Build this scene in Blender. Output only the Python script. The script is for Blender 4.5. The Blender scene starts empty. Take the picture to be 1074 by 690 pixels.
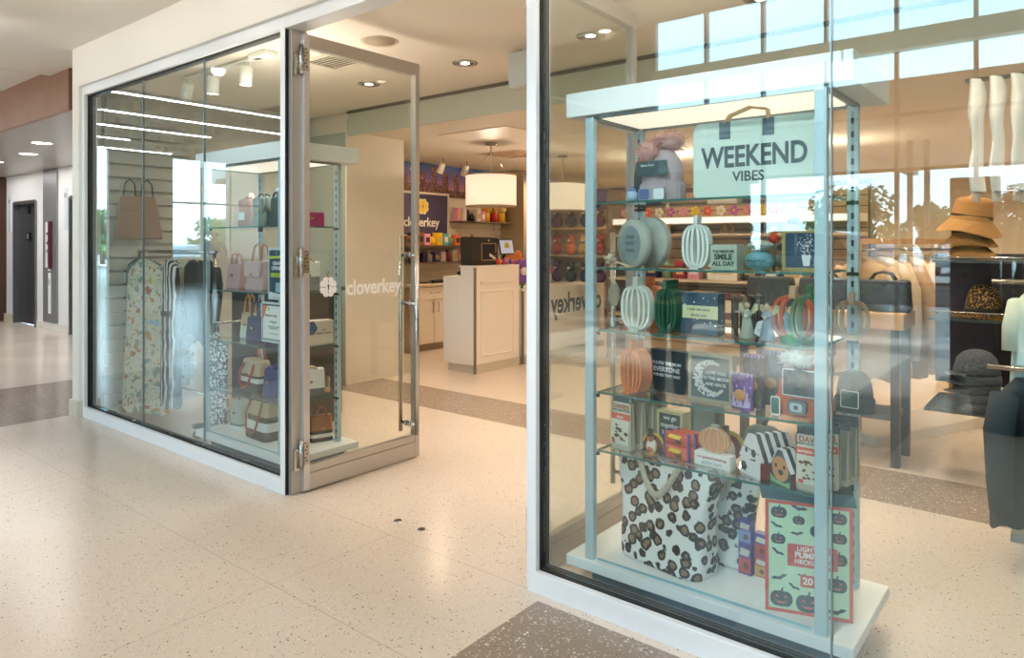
import bpy, math, random
from math import sin, cos, pi, radians as R
from mathutils import Vector, Matrix, Euler
random.seed(11)
sc = bpy.context.scene
C = sc.collection
V = Vector

# ------------------------------------------------------------------ materials
def lin(h):
    if not isinstance(h, str): return tuple(h)
    h = h.lstrip('#'); o = []
    for i in (0, 2, 4):
        c = int(h[i:i+2], 16) / 255
        o.append(c/12.92 if c <= .04045 else ((c+.055)/1.055)**2.4)
    return tuple(o)
def newmat(name):
    m = bpy.data.materials.new(name); m.use_nodes = True
    nt = m.node_tree; nt.nodes.clear()
    return m, nt
def nd(nt, t, **kw):
    n = nt.nodes.new(t)
    for k, v in kw.items(): setattr(n, k, v)
    return n
def setin(n, **kw):
    for k, v in kw.items(): n.inputs[k.replace('_', ' ')].default_value = v
_pm = {}
def pm(c, rough=.55, metal=0., var=.05, scale=14., emit=0., bump=0., coat=0., bscale=None, alpha=None):
    """procedural principled material: base colour with a soft noise variation and optional bump"""
    key = (str(c), rough, metal, var, scale, emit, bump, coat, bscale)
    if key in _pm: return _pm[key]
    m, nt = newmat('mat_%d' % len(_pm)); L = nt.links.new
    out = nd(nt, 'ShaderNodeOutputMaterial'); p = nd(nt, 'ShaderNodeBsdfPrincipled')
    L(p.outputs[0], out.inputs[0])
    col = lin(c)
    tc = nd(nt, 'ShaderNodeTexCoord'); no = nd(nt, 'ShaderNodeTexNoise')
    no.inputs['Scale'].default_value = scale; no.inputs['Detail'].default_value = 3
    L(tc.outputs['Object'], no.inputs['Vector'])
    mx = nd(nt, 'ShaderNodeMix', data_type='RGBA')
    mx.inputs[6].default_value = tuple(max(0, x*(1-var)) for x in col)+(1,)
    mx.inputs[7].default_value = tuple(min(1, x*(1+var)) for x in col)+(1,)
    L(no.outputs['Fac'], mx.inputs[0]); L(mx.outputs[2], p.inputs['Base Color'])
    p.inputs['Roughness'].default_value = rough; p.inputs['Metallic'].default_value = metal
    if coat: p.inputs['Coat Weight'].default_value = coat; p.inputs['Coat Roughness'].default_value = .08
    if emit:
        p.inputs['Emission Color'].default_value = col+(1,); p.inputs['Emission Strength'].default_value = emit
    if bump:
        bp = nd(nt, 'ShaderNodeBump'); bp.inputs['Strength'].default_value = bump; bp.inputs['Distance'].default_value = .01
        n2 = nd(nt, 'ShaderNodeTexNoise'); n2.inputs['Scale'].default_value = bscale or scale*4
        L(tc.outputs['Object'], n2.inputs['Vector'])
        L(n2.outputs['Fac'], bp.inputs['Height']); L(bp.outputs[0], p.inputs['Normal'])
    _pm[key] = m
    return m
def glassmat(name, tint, f0=.06, rcol=(1, 1, 1), grough=0.0):
    """architectural glass: tinted straight-through transmission plus a Fresnel-weighted mirror"""
    m, nt = newmat(name); L = nt.links.new
    out = nd(nt, 'ShaderNodeOutputMaterial'); mix = nd(nt, 'ShaderNodeMixShader')
    tr = nd(nt, 'ShaderNodeBsdfTransparent'); gl = nd(nt, 'ShaderNodeBsdfGlossy')
    tr.inputs[0].default_value = tuple(tint)+(1,); gl.inputs[0].default_value = tuple(rcol)+(1,)
    gl.inputs['Roughness'].default_value = grough
    lw = nd(nt, 'ShaderNodeLayerWeight'); lw.inputs[0].default_value = .5
    p5 = nd(nt, 'ShaderNodeMath', operation='POWER'); p5.inputs[1].default_value = 4.0
    L(lw.outputs['Facing'], p5.inputs[0])
    ma = nd(nt, 'ShaderNodeMath', operation='MULTIPLY_ADD'); ma.inputs[1].default_value = 1-f0; ma.inputs[2].default_value = f0
    L(p5.outputs[0], ma.inputs[0]); L(ma.outputs[0], mix.inputs[0])
    L(tr.outputs[0], mix.inputs[1]); L(gl.outputs[0], mix.inputs[2]); L(mix.outputs[0], out.inputs[0])
    return m
def rampmat(name, build, rough=.6, bump=0):
    """material whose base colour comes from build(nt, texcoord) -> colour socket"""
    m, nt = newmat(name); L = nt.links.new
    out = nd(nt, 'ShaderNodeOutputMaterial'); p = nd(nt, 'ShaderNodeBsdfPrincipled'); L(p.outputs[0], out.inputs[0])
    p.inputs['Roughness'].default_value = rough
    tc = nd(nt, 'ShaderNodeTexCoord')
    L(build(nt, tc), p.inputs['Base Color'])
    return m
def ramp(nt, sock, stops, const=False):
    r = nd(nt, 'ShaderNodeValToRGB'); e = r.color_ramp
    if const: e.interpolation = 'CONSTANT'
    while len(e.elements) < len(stops): e.elements.new(.5)
    for el, (p, c) in zip(e.elements, stops): el.position = p; el.color = lin(c)+(1,)
    nt.links.new(sock, r.inputs[0]); return r.outputs[0]
def mixc(nt, fac, a, b):
    mx = nd(nt, 'ShaderNodeMix', data_type='RGBA')
    for s, v in ((mx.inputs[0], fac), (mx.inputs[6], a), (mx.inputs[7], b)):
        if isinstance(v, (int, float)): s.default_value = v
        elif isinstance(v, (str, tuple)): s.default_value = lin(v)+(1,)
        else: nt.links.new(v, s)
    return mx.outputs[2]
def tex(nt, t, tc, scale=5., coord='Object', **kw):
    n = nd(nt, t); n.inputs['Scale'].default_value = scale
    for k, v in kw.items():
        if k in ('feature', 'distance'): setattr(n, k, v)
        else: n.inputs[k.replace('_', ' ')].default_value = v
    nt.links.new(tc.outputs[coord], n.inputs['Vector']); return n
def math_(nt, op, a, b=0.):
    n = nd(nt, 'ShaderNodeMath', operation=op)
    for i, v in enumerate((a, b)):
        if isinstance(v, (int, float)): n.inputs[i].default_value = v
        else: nt.links.new(v, n.inputs[i])
    return n.outputs[0]

# ------------------------------------------------------------------ mesh builder
class B:
    def __init__(s): s.v = []; s.f = []; s.s = []; s.m = []; s.mi = 0
    def add(s, vs, fs, sm=False, M=None):
        o = len(s.v)
        s.v += [tuple(M @ V(p)) if M is not None else tuple(p) for p in vs]
        for f in fs: s.f.append([i+o for i in f]); s.s.append(sm); s.m.append(s.mi)
        return s
    def bx(s, x0, x1, y0, y1, z0, z1, M=None):
        vs = [(x, y, z) for z in (z0, z1) for y in (y0, y1) for x in (x0, x1)]
        return s.add(vs, [(0, 2, 3, 1), (4, 5, 7, 6), (0, 1, 5, 4), (1, 3, 7, 5), (3, 2, 6, 7), (2, 0, 4, 6)], False, M)
    def box(s, c, d, rot=(0, 0, 0)):
        M = Matrix.Translation(c) @ Euler(rot).to_matrix().to_4x4()
        return s.bx(-d[0]/2, d[0]/2, -d[1]/2, d[1]/2, -d[2]/2, d[2]/2, M)
    def cyl(s, p, q, r, r2=None, n=16, sm=True):
        p, q = V(p), V(q); d = q-p; r2 = r if r2 is None else r2
        M = Matrix.Translation(p) @ d.to_track_quat('Z', 'Y').to_matrix().to_4x4(); h = d.length
        vs = [(r*cos(2*pi*i/n), r*sin(2*pi*i/n), 0) for i in range(n)]+[(r2*cos(2*pi*i/n), r2*sin(2*pi*i/n), h) for i in range(n)]
        s.add(vs, [(i, (i+1) % n, n+(i+1) % n, n+i) for i in range(n)], sm, M)
        o = len(s.v)-2*n
        for ring in (list(range(n))[::-1], list(range(n, 2*n))):
            s.f.append([o+i for i in ring]); s.s.append(False); s.m.append(s.mi)
        return s
    def tube(s, pts, r, n=8, closed=False, flat=None):
        """sweep a round (or flat=(w,h)) section along pts; r may be a list"""
        P = [V(p) for p in pts]; m = len(P); rs = r if isinstance(r, (list, tuple)) else [r]*m
        T = []
        for i in range(m):
            a = P[(i-1) % m] if (closed or i > 0) else P[i]; b = P[(i+1) % m] if (closed or i < m-1) else P[i]
            t = b-a; T.append(t.normalized() if t.length > 1e-9 else V((0, 0, 1)))
        up = V((0, 1, 0)) if flat else (V((0, 0, 1)) if abs(T[0].z) < .9 else V((1, 0, 0)))
        vs = []; N = (T[0].cross(up)).normalized()
        for i in range(m):
            if flat: N = T[i].cross(up); N = N.normalized() if N.length > 1e-6 else V((1, 0, 0))
            else: N = (N - T[i]*N.dot(T[i])).normalized()
            Bn = T[i].cross(N)
            if flat:
                w, h = flat; k = rs[i] if rs[i] else 1
                vs += [P[i]+N*a*w/2+up*b*h/2 for a, b in ((-1, -1), (1, -1), (1, 1), (-1, 1))]
            else: vs += [P[i]+(N*cos(2*pi*k/n)+Bn*sin(2*pi*k/n))*rs[i] for k in range(n)]
        if flat: n = 4
        fs = [(i*n+k, i*n+(k+1) % n, ((i+1) % m)*n+(k+1) % n, ((i+1) % m)*n+k) for i in range(m if closed else m-1) for k in range(n)]
        if not closed: fs += [tuple(range(n))[::-1], tuple((m-1)*n+k for k in range(n))]
        return s.add(vs, fs, not flat)
    def lathe(s, prof, c=(0, 0, 0), n=24, M=None, sx=1., sy=1.):
        """revolve [(r,z),...] around z"""
        m = len(prof); MM = Matrix.Translation(c) @ (M if M is not None else Matrix.Identity(4))
        vs = [(r*cos(2*pi*k/n)*sx, r*sin(2*pi*k/n)*sy, z) for r, z in prof for k in range(n)]
        fs = [(i*n+k, i*n+(k+1) % n, (i+1)*n+(k+1) % n, (i+1)*n+k) for i in range(m-1) for k in range(n)]
        if prof[0][0] > 1e-6: fs.append(tuple(range(n))[::-1])
        if prof[-1][0] > 1e-6: fs.append(tuple((m-1)*n+k for k in range(n)))
        return s.add(vs, fs, True, MM)
    def ball(s, c, r, n=16, m=10, M=None):
        r = (r, r, r) if isinstance(r, (int, float)) else r
        MM = Matrix.Translation(c) @ (M if M is not None else Matrix.Identity(4)) @ Matrix.Diagonal((*r, 1))
        vs = [(max(1e-4, sin(pi*i/m))*cos(2*pi*k/n), max(1e-4, sin(pi*i/m))*sin(2*pi*k/n), -cos(pi*i/m)) for i in range(m+1) for k in range(n)]
        fs = [(i*n+k, i*n+(k+1) % n, (i+1)*n+(k+1) % n, (i+1)*n+k) for i in range(m) for k in range(n)]
        return s.add(vs, fs, True, MM)
    def prism(s, poly, y0, y1, M=None, sm=False):
        """polygon in x,z extruded along y (front face at y0)"""
        n = len(poly)
        vs = [(x, y0, z) for x, z in poly]+[(x, y1, z) for x, z in poly]
        fs = [tuple(range(n)), tuple(range(n, 2*n))[::-1]]+[(i, n+i, n+(i+1) % n, (i+1) % n) for i in range(n)]
        return s.add(vs, fs, sm, M)
    def ringrect(s, x0, x1, z0, z1, w, y0, y1):
        """picture-frame: four bars"""
        s.bx(x0, x1, y0, y1, z0, z0+w); s.bx(x0, x1, y0, y1, z1-w, z1)
        s.bx(x0, x0+w, y0, y1, z0+w, z1-w); return s.bx(x1-w, x1, y0, y1, z0+w, z1-w)
    def grid(s, fn, nu, nv, cu=False, M=None, sm=True):
        vs = [fn(i/(nu if cu else nu-1), j/(nv-1)) for j in range(nv) for i in range(nu)]
        fs = [(j*nu+i, j*nu+(i+1) % nu, (j+1)*nu+(i+1) % nu, (j+1)*nu+i) for j in range(nv-1) for i in range(nu if cu else nu-1)]
        return s.add(vs, fs, sm, M)
def mesh(name, b, mats):
    me = bpy.data.meshes.new(name)
    me.from_pydata(b.v, [], b.f)
    for m in (mats if isinstance(mats, (list, tuple)) else [mats]): me.materials.append(m)
    me.polygons.foreach_set('use_smooth', b.s); me.polygons.foreach_set('material_index', b.m)
    me.update(); return me
def obj(name, b, mats, parent=None, bev=0, seg=2, label=None, loc=None, rot=None, sub=0):
    o = bpy.data.objects.new(name, mesh(name, b, mats)); C.objects.link(o)
    if parent is not None: o.parent = parent
    if loc is not None: o.location = loc
    if rot is not None: o.rotation_euler = rot
    if bev:
        m = o.modifiers.new('bevel', 'BEVEL'); m.width = bev; m.segments = seg; m.limit_method = 'ANGLE'; m.angle_limit = R(40)
    if sub:
        m = o.modifiers.new('subdivision', 'SUBSURF'); m.levels = sub; m.render_levels = sub
    if label: o['label'] = label
    return o
def tag(o, label, cat, group=None):
    o['label'] = label; o['category'] = cat
    if group: o['group'] = group
    return o
def thing(name, label, cat, loc=(0, 0, 0), rz=0, group=None):
    o = bpy.data.objects.new(name, None); C.objects.link(o)
    o.location = loc; o.rotation_euler = (0, 0, R(rz)); o.empty_display_size = .05
    return tag(o, label, cat, group)
def struct(name, b, mats, parent=None, bev=0, seg=2, loc=None):
    o = obj(name, b, mats, parent, bev, seg, loc=loc); o['kind'] = 'structure'; return o
def sroot(name, loc=(0, 0, 0), rz=0):
    o = bpy.data.objects.new(name, None); C.objects.link(o); o.location = loc; o.rotation_euler = (0, 0, R(rz)); o['kind'] = 'structure'; return o
def dup(root, loc, rz=None, label=None, group=None):
    r = root.copy(); C.objects.link(r); r.location = loc
    if rz is not None: r.rotation_euler = (0, 0, R(rz))
    if label: r['label'] = label
    if group: r['group'] = group
    for ch in list(root.children):
        c = ch.copy(); C.objects.link(c); c.parent = r
        for g in list(ch.children):
            d = g.copy(); C.objects.link(d); d.parent = c
    return r
_tm = {}
def text(body, size, mat, parent=None, loc=(0, 0, 0), rot=(90, 0, 0), ext=.0006, bold=0., sx=1., name='lettering', align='CENTER', space=1., shear=0.):
    """lettering as mesh. Default stands upright facing -y"""
    cu = bpy.data.curves.new('t', 'FONT'); cu.body = body; cu.size = size; cu.extrude = ext; cu.offset = bold*size
    cu.align_x = align; cu.align_y = 'CENTER'; cu.space_character = space; cu.shear = shear; cu.resolution_u = 4; cu.space_line = .95
    t = bpy.data.objects.new('t', cu)
    me = bpy.data.meshes.new_from_object(t); me.name = name
    bpy.data.objects.remove(t); bpy.data.curves.remove(cu)
    me.materials.clear(); me.materials.append(mat)
    o = bpy.data.objects.new(name, me); C.objects.link(o)
    o.parent = parent; o.location = loc; o.rotation_euler = [R(a) for a in rot]; o.scale = (sx, 1, 1)
    return o
def ell(cx, cz, rx, rz, n=24, a0=0, a1=360):
    return [(cx+rx*cos(R(a0+(a1-a0)*i/n)), cz+rz*sin(R(a0+(a1-a0)*i/n))) for i in range(n if a1-a0 == 360 else n+1)]
def rrect(x0, x1, z0, z1, r, n=5):
    o = []
    for cx, cz, a in ((x1-r, z0+r, -90), (x1-r, z1-r, 0), (x0+r, z1-r, 90), (x0+r, z0+r, 180)):
        o += [(cx+r*cos(R(a+90*i/n)), cz+r*sin(R(a+90*i/n))) for i in range(n+1)]
    return o
ORD = ['first', 'second', 'third', 'fourth', 'fifth', 'sixth', 'seventh', 'eighth', 'ninth', 'tenth', 'eleventh', 'twelfth', 'thirteenth', 'fourteenth', 'fifteenth', 'sixteenth', 'seventeenth', 'eighteenth']

# common materials
ALU = pm('#eef1f5', .35, .08, .02, 30)
ALUD = pm('#c0bab2', .3, .6, .03, 30)
STEEL = pm('#c2bfba', .2, 1, .03, 40)
BLACK = pm('#15161a', .5, 0, .1)
GASKET = pm('#0c0d0f', .6)
CREAM = pm('#f1ece3', .7, 0, .015, 3)
WHITE = pm('#f2f0ec', .5, 0, .02, 5)
WHITEG = pm('#f1efec', .35, 0, .02, 5)
GREYM = pm('#8d979b', .4, .5, .04)
GLASS = glassmat('storefront_glass', (.935, .968, .965), .085, (.92, .99, 1.))
DGLASS = glassmat('door_glass', (.95, .97, .95), .035)
SHGLASS = glassmat('shelf_glass', (.95, .98, .975), .04)
SHEDGE = pm('#2f6d68', .25, 0, .1, 20)
WGLASS = glassmat('curtain_glass', (.96, .98, .98), .03)
# ------------------------------------------------------------------ floor: terrazzo with inlaid bands and joints
def terrazzo():
    m, nt = newmat('terrazzo'); L = nt.links.new
    out = nd(nt, 'ShaderNodeOutputMaterial'); p = nd(nt, 'ShaderNodeBsdfPrincipled'); L(p.outputs[0], out.inputs[0])
    tc = nd(nt, 'ShaderNodeTexCoord'); sp = nd(nt, 'ShaderNodeSeparateXYZ'); L(tc.outputs['Object'], sp.inputs[0])
    x, y = sp.outputs[0], sp.outputs[1]
    def rng(s, a, b):   # 1 inside a..b
        return math_(nt, 'MULTIPLY', math_(nt, 'GREATER_THAN', s, a), math_(nt, 'LESS_THAN', s, b))
    band = math_(nt, 'MULTIPLY', rng(x, -1.64, -.98), math_(nt, 'LESS_THAN', y, -.065))
    b2 = math_(nt, 'MULTIPLY', rng(y, 1.93, 2.55), rng(x, -6.2, 4))
    b3 = math_(nt, 'MULTIPLY', rng(x, -8.0, -6.35), math_(nt, 'LESS_THAN', y, 1.88))
    band = math_(nt, 'MAXIMUM', math_(nt, 'MAXIMUM', band, b2), b3)
    n1 = tex(nt, 'ShaderNodeTexNoise', tc, 1.3, Detail=4.)
    base = mixc(nt, n1.outputs['Fac'], '#d9cbbd', '#e2d5c7')
    n3 = tex(nt, 'ShaderNodeTexNoise', tc, 90, Detail=3.)
    base = mixc(nt, ramp(nt, n3.outputs['Fac'], [(.35, '#000000'), (.7, '#707070')]), base, '#d3c3b3')
    def chips(scale, thr, size):
        vo = tex(nt, 'ShaderNodeTexVoronoi', tc, scale)
        sv = nd(nt, 'ShaderNodeSeparateColor'); L(vo.outputs['Color'], sv.inputs[0])
        return math_(nt, 'MULTIPLY', math_(nt, 'GREATER_THAN', sv.outputs[0], thr), math_(nt, 'LESS_THAN', vo.outputs['Distance'], size)), sv.outputs[1]
    c1, r1 = chips(120, .86, .33)
    c2, r2 = chips(85, .965, .33)
    c3, r3 = chips(110, .72, .36)
    lightcol = mixc(nt, c3, base, '#e9ddcf')
    lightcol = mixc(nt, c1, lightcol, mixc(nt, r1, '#bda793', '#9b8471'))
    lightcol = mixc(nt, c2, lightcol, mixc(nt, r2, '#7a6656', '#8f5a45'))
    dk = mixc(nt, n1.outputs['Fac'], '#8e7e72', '#9a8a7d')
    dk = mixc(nt, ramp(nt, n3.outputs['Fac'], [(.4, '#000000'), (.7, '#909090')]), dk, '#b7a698')
    d1, q1 = chips(95, .62, .36); d2, q2 = chips(60, .82, .33)
    dk = mixc(nt, d1, dk, '#cbbcae'); dk = mixc(nt, d2, dk, mixc(nt, q2, '#efe6da', '#6d5d52'))
    col = mixc(nt, band, lightcol, dk)
    jl = None
    for s, c, lo, hi, other in ((y, -.64, -30, 1.1, x), (y, -.012, -3.4, -1.7, x), (x, -2.56, -4, -.012, y), (x, -4.6, -4, -.05, y), (y, -1.9, -30, 8, x), (x, -3.4, -9, -1.9, y)):
        k = math_(nt, 'MULTIPLY', rng(s, c-.0016, c+.0016), rng(other, lo, hi))
        jl = k if jl is None else math_(nt, 'MAXIMUM', jl, k)
    col = mixc(nt, math_(nt, 'MULTIPLY', jl, .6), col, '#a08e7a')
    L(col, p.inputs['Base Color'])
    L(ramp(nt, n1.outputs['Fac'], [(.3, (.16,)*3), (.7, (.24,)*3)]), p.inputs['Roughness'])
    p.inputs['Specular IOR Level'].default_value = .36
    return m
struct('floor', B().bx(-32, 9, -15.6, 10.2, -.2, 0), terrazzo())

# ------------------------------------------------------------------ storefront walls, ceilings
WALLG = pm('#a9b0a4', .7, 0, .02, 4)
struct('storefront_header_wall', B().bx(-6.22, 9, -.05, .09, 2.635, 2.95), CREAM)
struct('storefront_end_wall', B().bx(-6.35, -6.22, -.05, .12, 0, 2.95), CREAM)
struct('storefront_baseboard', B().bx(-6.37, -6.205, -.07, .1, 0, .13), pm('#dcd2c0', .3, 0, .08, 60), bev=.003)
b = B().bx(-7.5, 9, -2.25, -.05, 2.95, 3.2); b.bx(-7.5, -6.35, -.05, 1.95, 2.95, 3.2)
struct('concourse_ceiling', b, CREAM)
struct('shop_outer_left_wall', B().bx(-6.35, -6.25, .12, 2.0, 0, 2.95), CREAM)
# shop interior shell
b = B().bx(-6.35, 5, .09, 2.15, 2.68, 2.9)
struct('shop_front_ceiling', b, pm('#e6dccb', .75, 0, .015, 3))
b = B().bx(-7.2, 5, 2.15, 10, 2.48, 2.9)
struct('shop_rear_ceiling', b, pm('#e8ddca', .75, 0, .015, 3))
b = B().bx(-5.6, 5, 2.12, 2.15, 2.44, 2.655); struct('trim_1', b, pm('#c9cab8', .6, 0, .02, 4))
b = B().bx(-5.6, 5, 2.10, 2.12, 2.655, 2.68); struct('recess_shade_strip', b, pm('#6d675c', .6))  # dark strip that paints in the shade of the recess gap
struct('stockroom_wall', B().bx(-6.95, -5.62, 2.1, 2.85, 0, 2.48), WALLG)
struct('stockroom_panel_wall', B().bx(-5.62, -5.6, 2.1, 2.85, .0, 2.6), pm('#ece3d4', .5, 0, .015, 3))
struct('shop_left_wall', B().bx(-7.2, -6.97, 2.0, 10, 0, 2.48), pm('#e6dccb', .7))
struct('shop_back_wall', B().bx(-7.2, 5, 10, 10.2, 0, 2.48), pm('#d9cdb8', .7))
struct('shop_right_wall', B().bx(4.9, 5.1, .1, 10.2, 0, 2.68), pm('#d9cdb8', .7))
struct('tan_column', B().bx(-7.0, -6.45, 6.0, 6.6, 0, 2.48), pm('#a8977c', .7, 0, .03, 4))
# left slatwall inside the shop front (grooved boards)
b = B(); z = .06
while z < 2.55:
    b.bx(-6.2, -6.165, .13, .8, z+.006, z+.098); z += .11
b.bx(-6.25, -6.2, .12, 2.1, 0, 2.68)
struct('front_slat_wall', b, pm('#d3d6ce', .6, 0, .02, 4))
b = B(); z = .75
while z < 1.95:
    b.bx(-6.93, -6.9, 2.86, 6.0, z+.005, z+.085); z += .095
b.bx(-6.97, -6.93, 2.86, 6.0, .4, 2.0)
struct('rear_slat_wall', b, pm('#f0e6d4', .55, 0, .02, 4))

# recessed downlights (trim ring, cone, lamp)
def downlight(x, y, z, label, group, name='ceiling_downlight'):
    t = thing(name, label, 'ceiling light', (x, y, z), 0, group)
    obj('trim_ring', B().lathe([(.066, .03), (.07, 0), (.088, -.006), (.092, -.002), (.092, .004), (.07, .012)], n=28), STEEL, t)
    obj('reflector_cone', B().lathe([(.066, -.001), (.045, .001), (.03, .0035), (.0001, .004)], n=28), pm('#f5f0e6', .15, .6), t)
    obj('lamp', B().lathe([(.0001, -.0035), (.03, -.0035), (.033, 0), (.033, .003)], n=20), pm('#fff1dc', .4, emit=10), t)
    return t
for i in range(6):
    x = -5.56+1.06*i
    downlight(x, 1.47, 2.677, 'recessed round downlight in the shop front ceiling, %s from the slat wall end' % ORD[i], 'downlights behind the storefront')
# flush ceiling speaker + vent
t = thing('ceiling_speaker', 'round flush speaker grille in the shop ceiling above the open door', 'speaker', (-3.5, .73, 2.678))
obj('rim', B().lathe([(.1, 0), (.115, -.006), (.12, 0)], n=32), pm('#cfc0ab', .6), t)
obj('grille', B().lathe([(.0001, -.004), (.1, -.003), (.1, .001)], n=32), pm('#b9a892', .7, bump=.6, bscale=400), t)
t = thing('ceiling_vent', 'square air vent in the shop ceiling seen through the open door', 'vent', (-4.15, .86, 2.678), 0)
b = B(); b.ringrect(-.16, .16, -.16, .16, .03, -.008, 0); o = obj('vent_frame', b, pm('#d8ccba', .5), t, rot=(R(90), 0, 0))
b = B()
for k in range(7): b.box((0, -.11+.036*k, -.002), (.26, .028, .003), (R(35), 0, 0))
obj('louvres', b, pm('#8d8371', .5), t)
t = thing('ceiling_vent', 'square ceiling diffuser beside the drum pendants', 'vent', (-5.4, 4.45, 2.478), 0)
b = B()
for k in range(4):
    r = .3-.07*k; b.ringrect(-r, r, -r, r, .03, -.004-.004*k, .0)
obj('diffuser_rings', b, pm('#b99c7c', .5), t, rot=(R(90), 0, 0))
t = thing('ceiling_hatch', 'flat square access panel in the rear ceiling in front of the beam', 'access panel', (-4.6, 3.1, 2.478), 0)
obj('panel', B().bx(-.45, .45, -.3, .3, -.006, 0), pm('#eee2cf', .5), t, bev=.003)
t = thing('hanging_sign', 'pale blank box sign hanging from the ceiling inside the doorway', 'sign', (-2.86, 1.45, 2.68))
obj('housing', B().bx(-.14, .14, -.03, .03, -.25, -.02), pm('#c4ccca', .4), t, bev=.004)
obj('stem', B().bx(-.03, .03, -.02, .02, -.02, 0), pm('#b6bab6', .4), t)

# ------------------------------------------------------------------ storefront frames and glazing
def glazing(name, x0, x1, joints, has_l, has_r):
    r = sroot(name)
    b = B().bx(x0, x1, -.025, .07, 0, .085); o = obj('sill_frame', b, ALU, r, bev=.002)
    b = B().bx(x0, x1, -.025, .07, 2.565, 2.635); obj('head_frame', b, ALU, r, bev=.002)
    b = B().bx(x0+.042, x1-.042, -.001, .06, .085, .089); b.bx(x0+.042, x1-.042, -.001, .06, 2.561, 2.565)
    if has_l: b.bx(x0+.042, x0+.046, -.001, .06, .085, 2.565)
    if has_r: b.bx(x1-.046, x1-.042, -.001, .06, .085, 2.565)
    obj('gasket', b, GASKET, r)
    if has_l: obj('jamb_frame', B().bx(x0, x0+.042, -.025, .07, .085, 2.565), ALU, r, bev=.002)
    if has_r: obj('jamb_frame', B().bx(x1-.042, x1, -.025, .07, .085, 2.565), ALU, r, bev=.002)
    xs = [x0+.045]+joints+[x1-.045]
    for a, c in zip(xs, xs[1:]):
        obj('glass_pane', B().bx(a+.002, c-.002, .018, .03, .09, 2.56), GLASS, r)
    for j in joints:
        obj('glass_joint', B().bx(j-.002, j+.002, .017, .031, .09, 2.56), pm('#7f9aa2', .3, 0, .03), r)
    return r
glazing('window_1', -6.22, -3.405, [-5.24, -4.37], True, True)
glazing('window_2', -1.72, 6.0, [-.592, .9, 2.6, 4.3], True, False)
# door head and posts
b = B().bx(-3.405, -1.72, -.025, .09, 2.565, 2.635); struct('trim_3', b, ALU, bev=.002)
b = B().bx(-3.405, -3.375, .0, .1, 0, 2.565); struct('trim_4', b, ALUD, bev=.002)
b = B().bx(-3.412, -3.404, -.02, .095, 0.0, 2.565); struct('trim_5', b, GASKET)
b = B().bx(-1.745, -1.715, .0, .1, 0, 2.565); struct('trim_6', b, ALU, bev=.002)

# clover mark (four double lobes with a keyhole) flat, centred at 0, diameter ~1
def clover_poly(s=1., n=72):
    o = []
    for i in range(n):
        a = 2*pi*i/n
        r = .385+.085*abs(sin(4*a))**.55+.02*abs(sin(2*a))
        o.append((s*r*cos(a), s*r*sin(a)))
    return o
def clover(parent, size, c_line, c_fill, loc, rz=0, c_key=None, ground=None):
    M = None
    if ground: obj('emblem_ground', B().prism(clover_poly(size*1.13), -.0004, .0), ground, parent, loc=loc, rot=(0, 0, R(rz)))
    b = B().prism(clover_poly(size), -.0012, -.0005)
    e = obj('emblem', b, c_fill, parent, loc=loc, rot=(0, 0, R(rz)))
    b = B()
    for k in range(4):
        a = pi/2*k
        for q in (0., .5):
            M = Matrix.Rotation(-a, 4, 'Y')
            b.bx(-.012*size, .012*size, -.0018, -.0013, .17*size+.13*q*size, .26*size+.13*q*size, M)
    b.prism(ell(0, .06*size, .055*size, .055*size, 14), -.0018, -.0013)
    b.bx(-.03*size, .03*size, -.0018, -.0013, -.13*size, .04*size)
    obj('emblem_lines', b, c_line, parent, loc=loc, rot=(0, 0, R(rz)))
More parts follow.
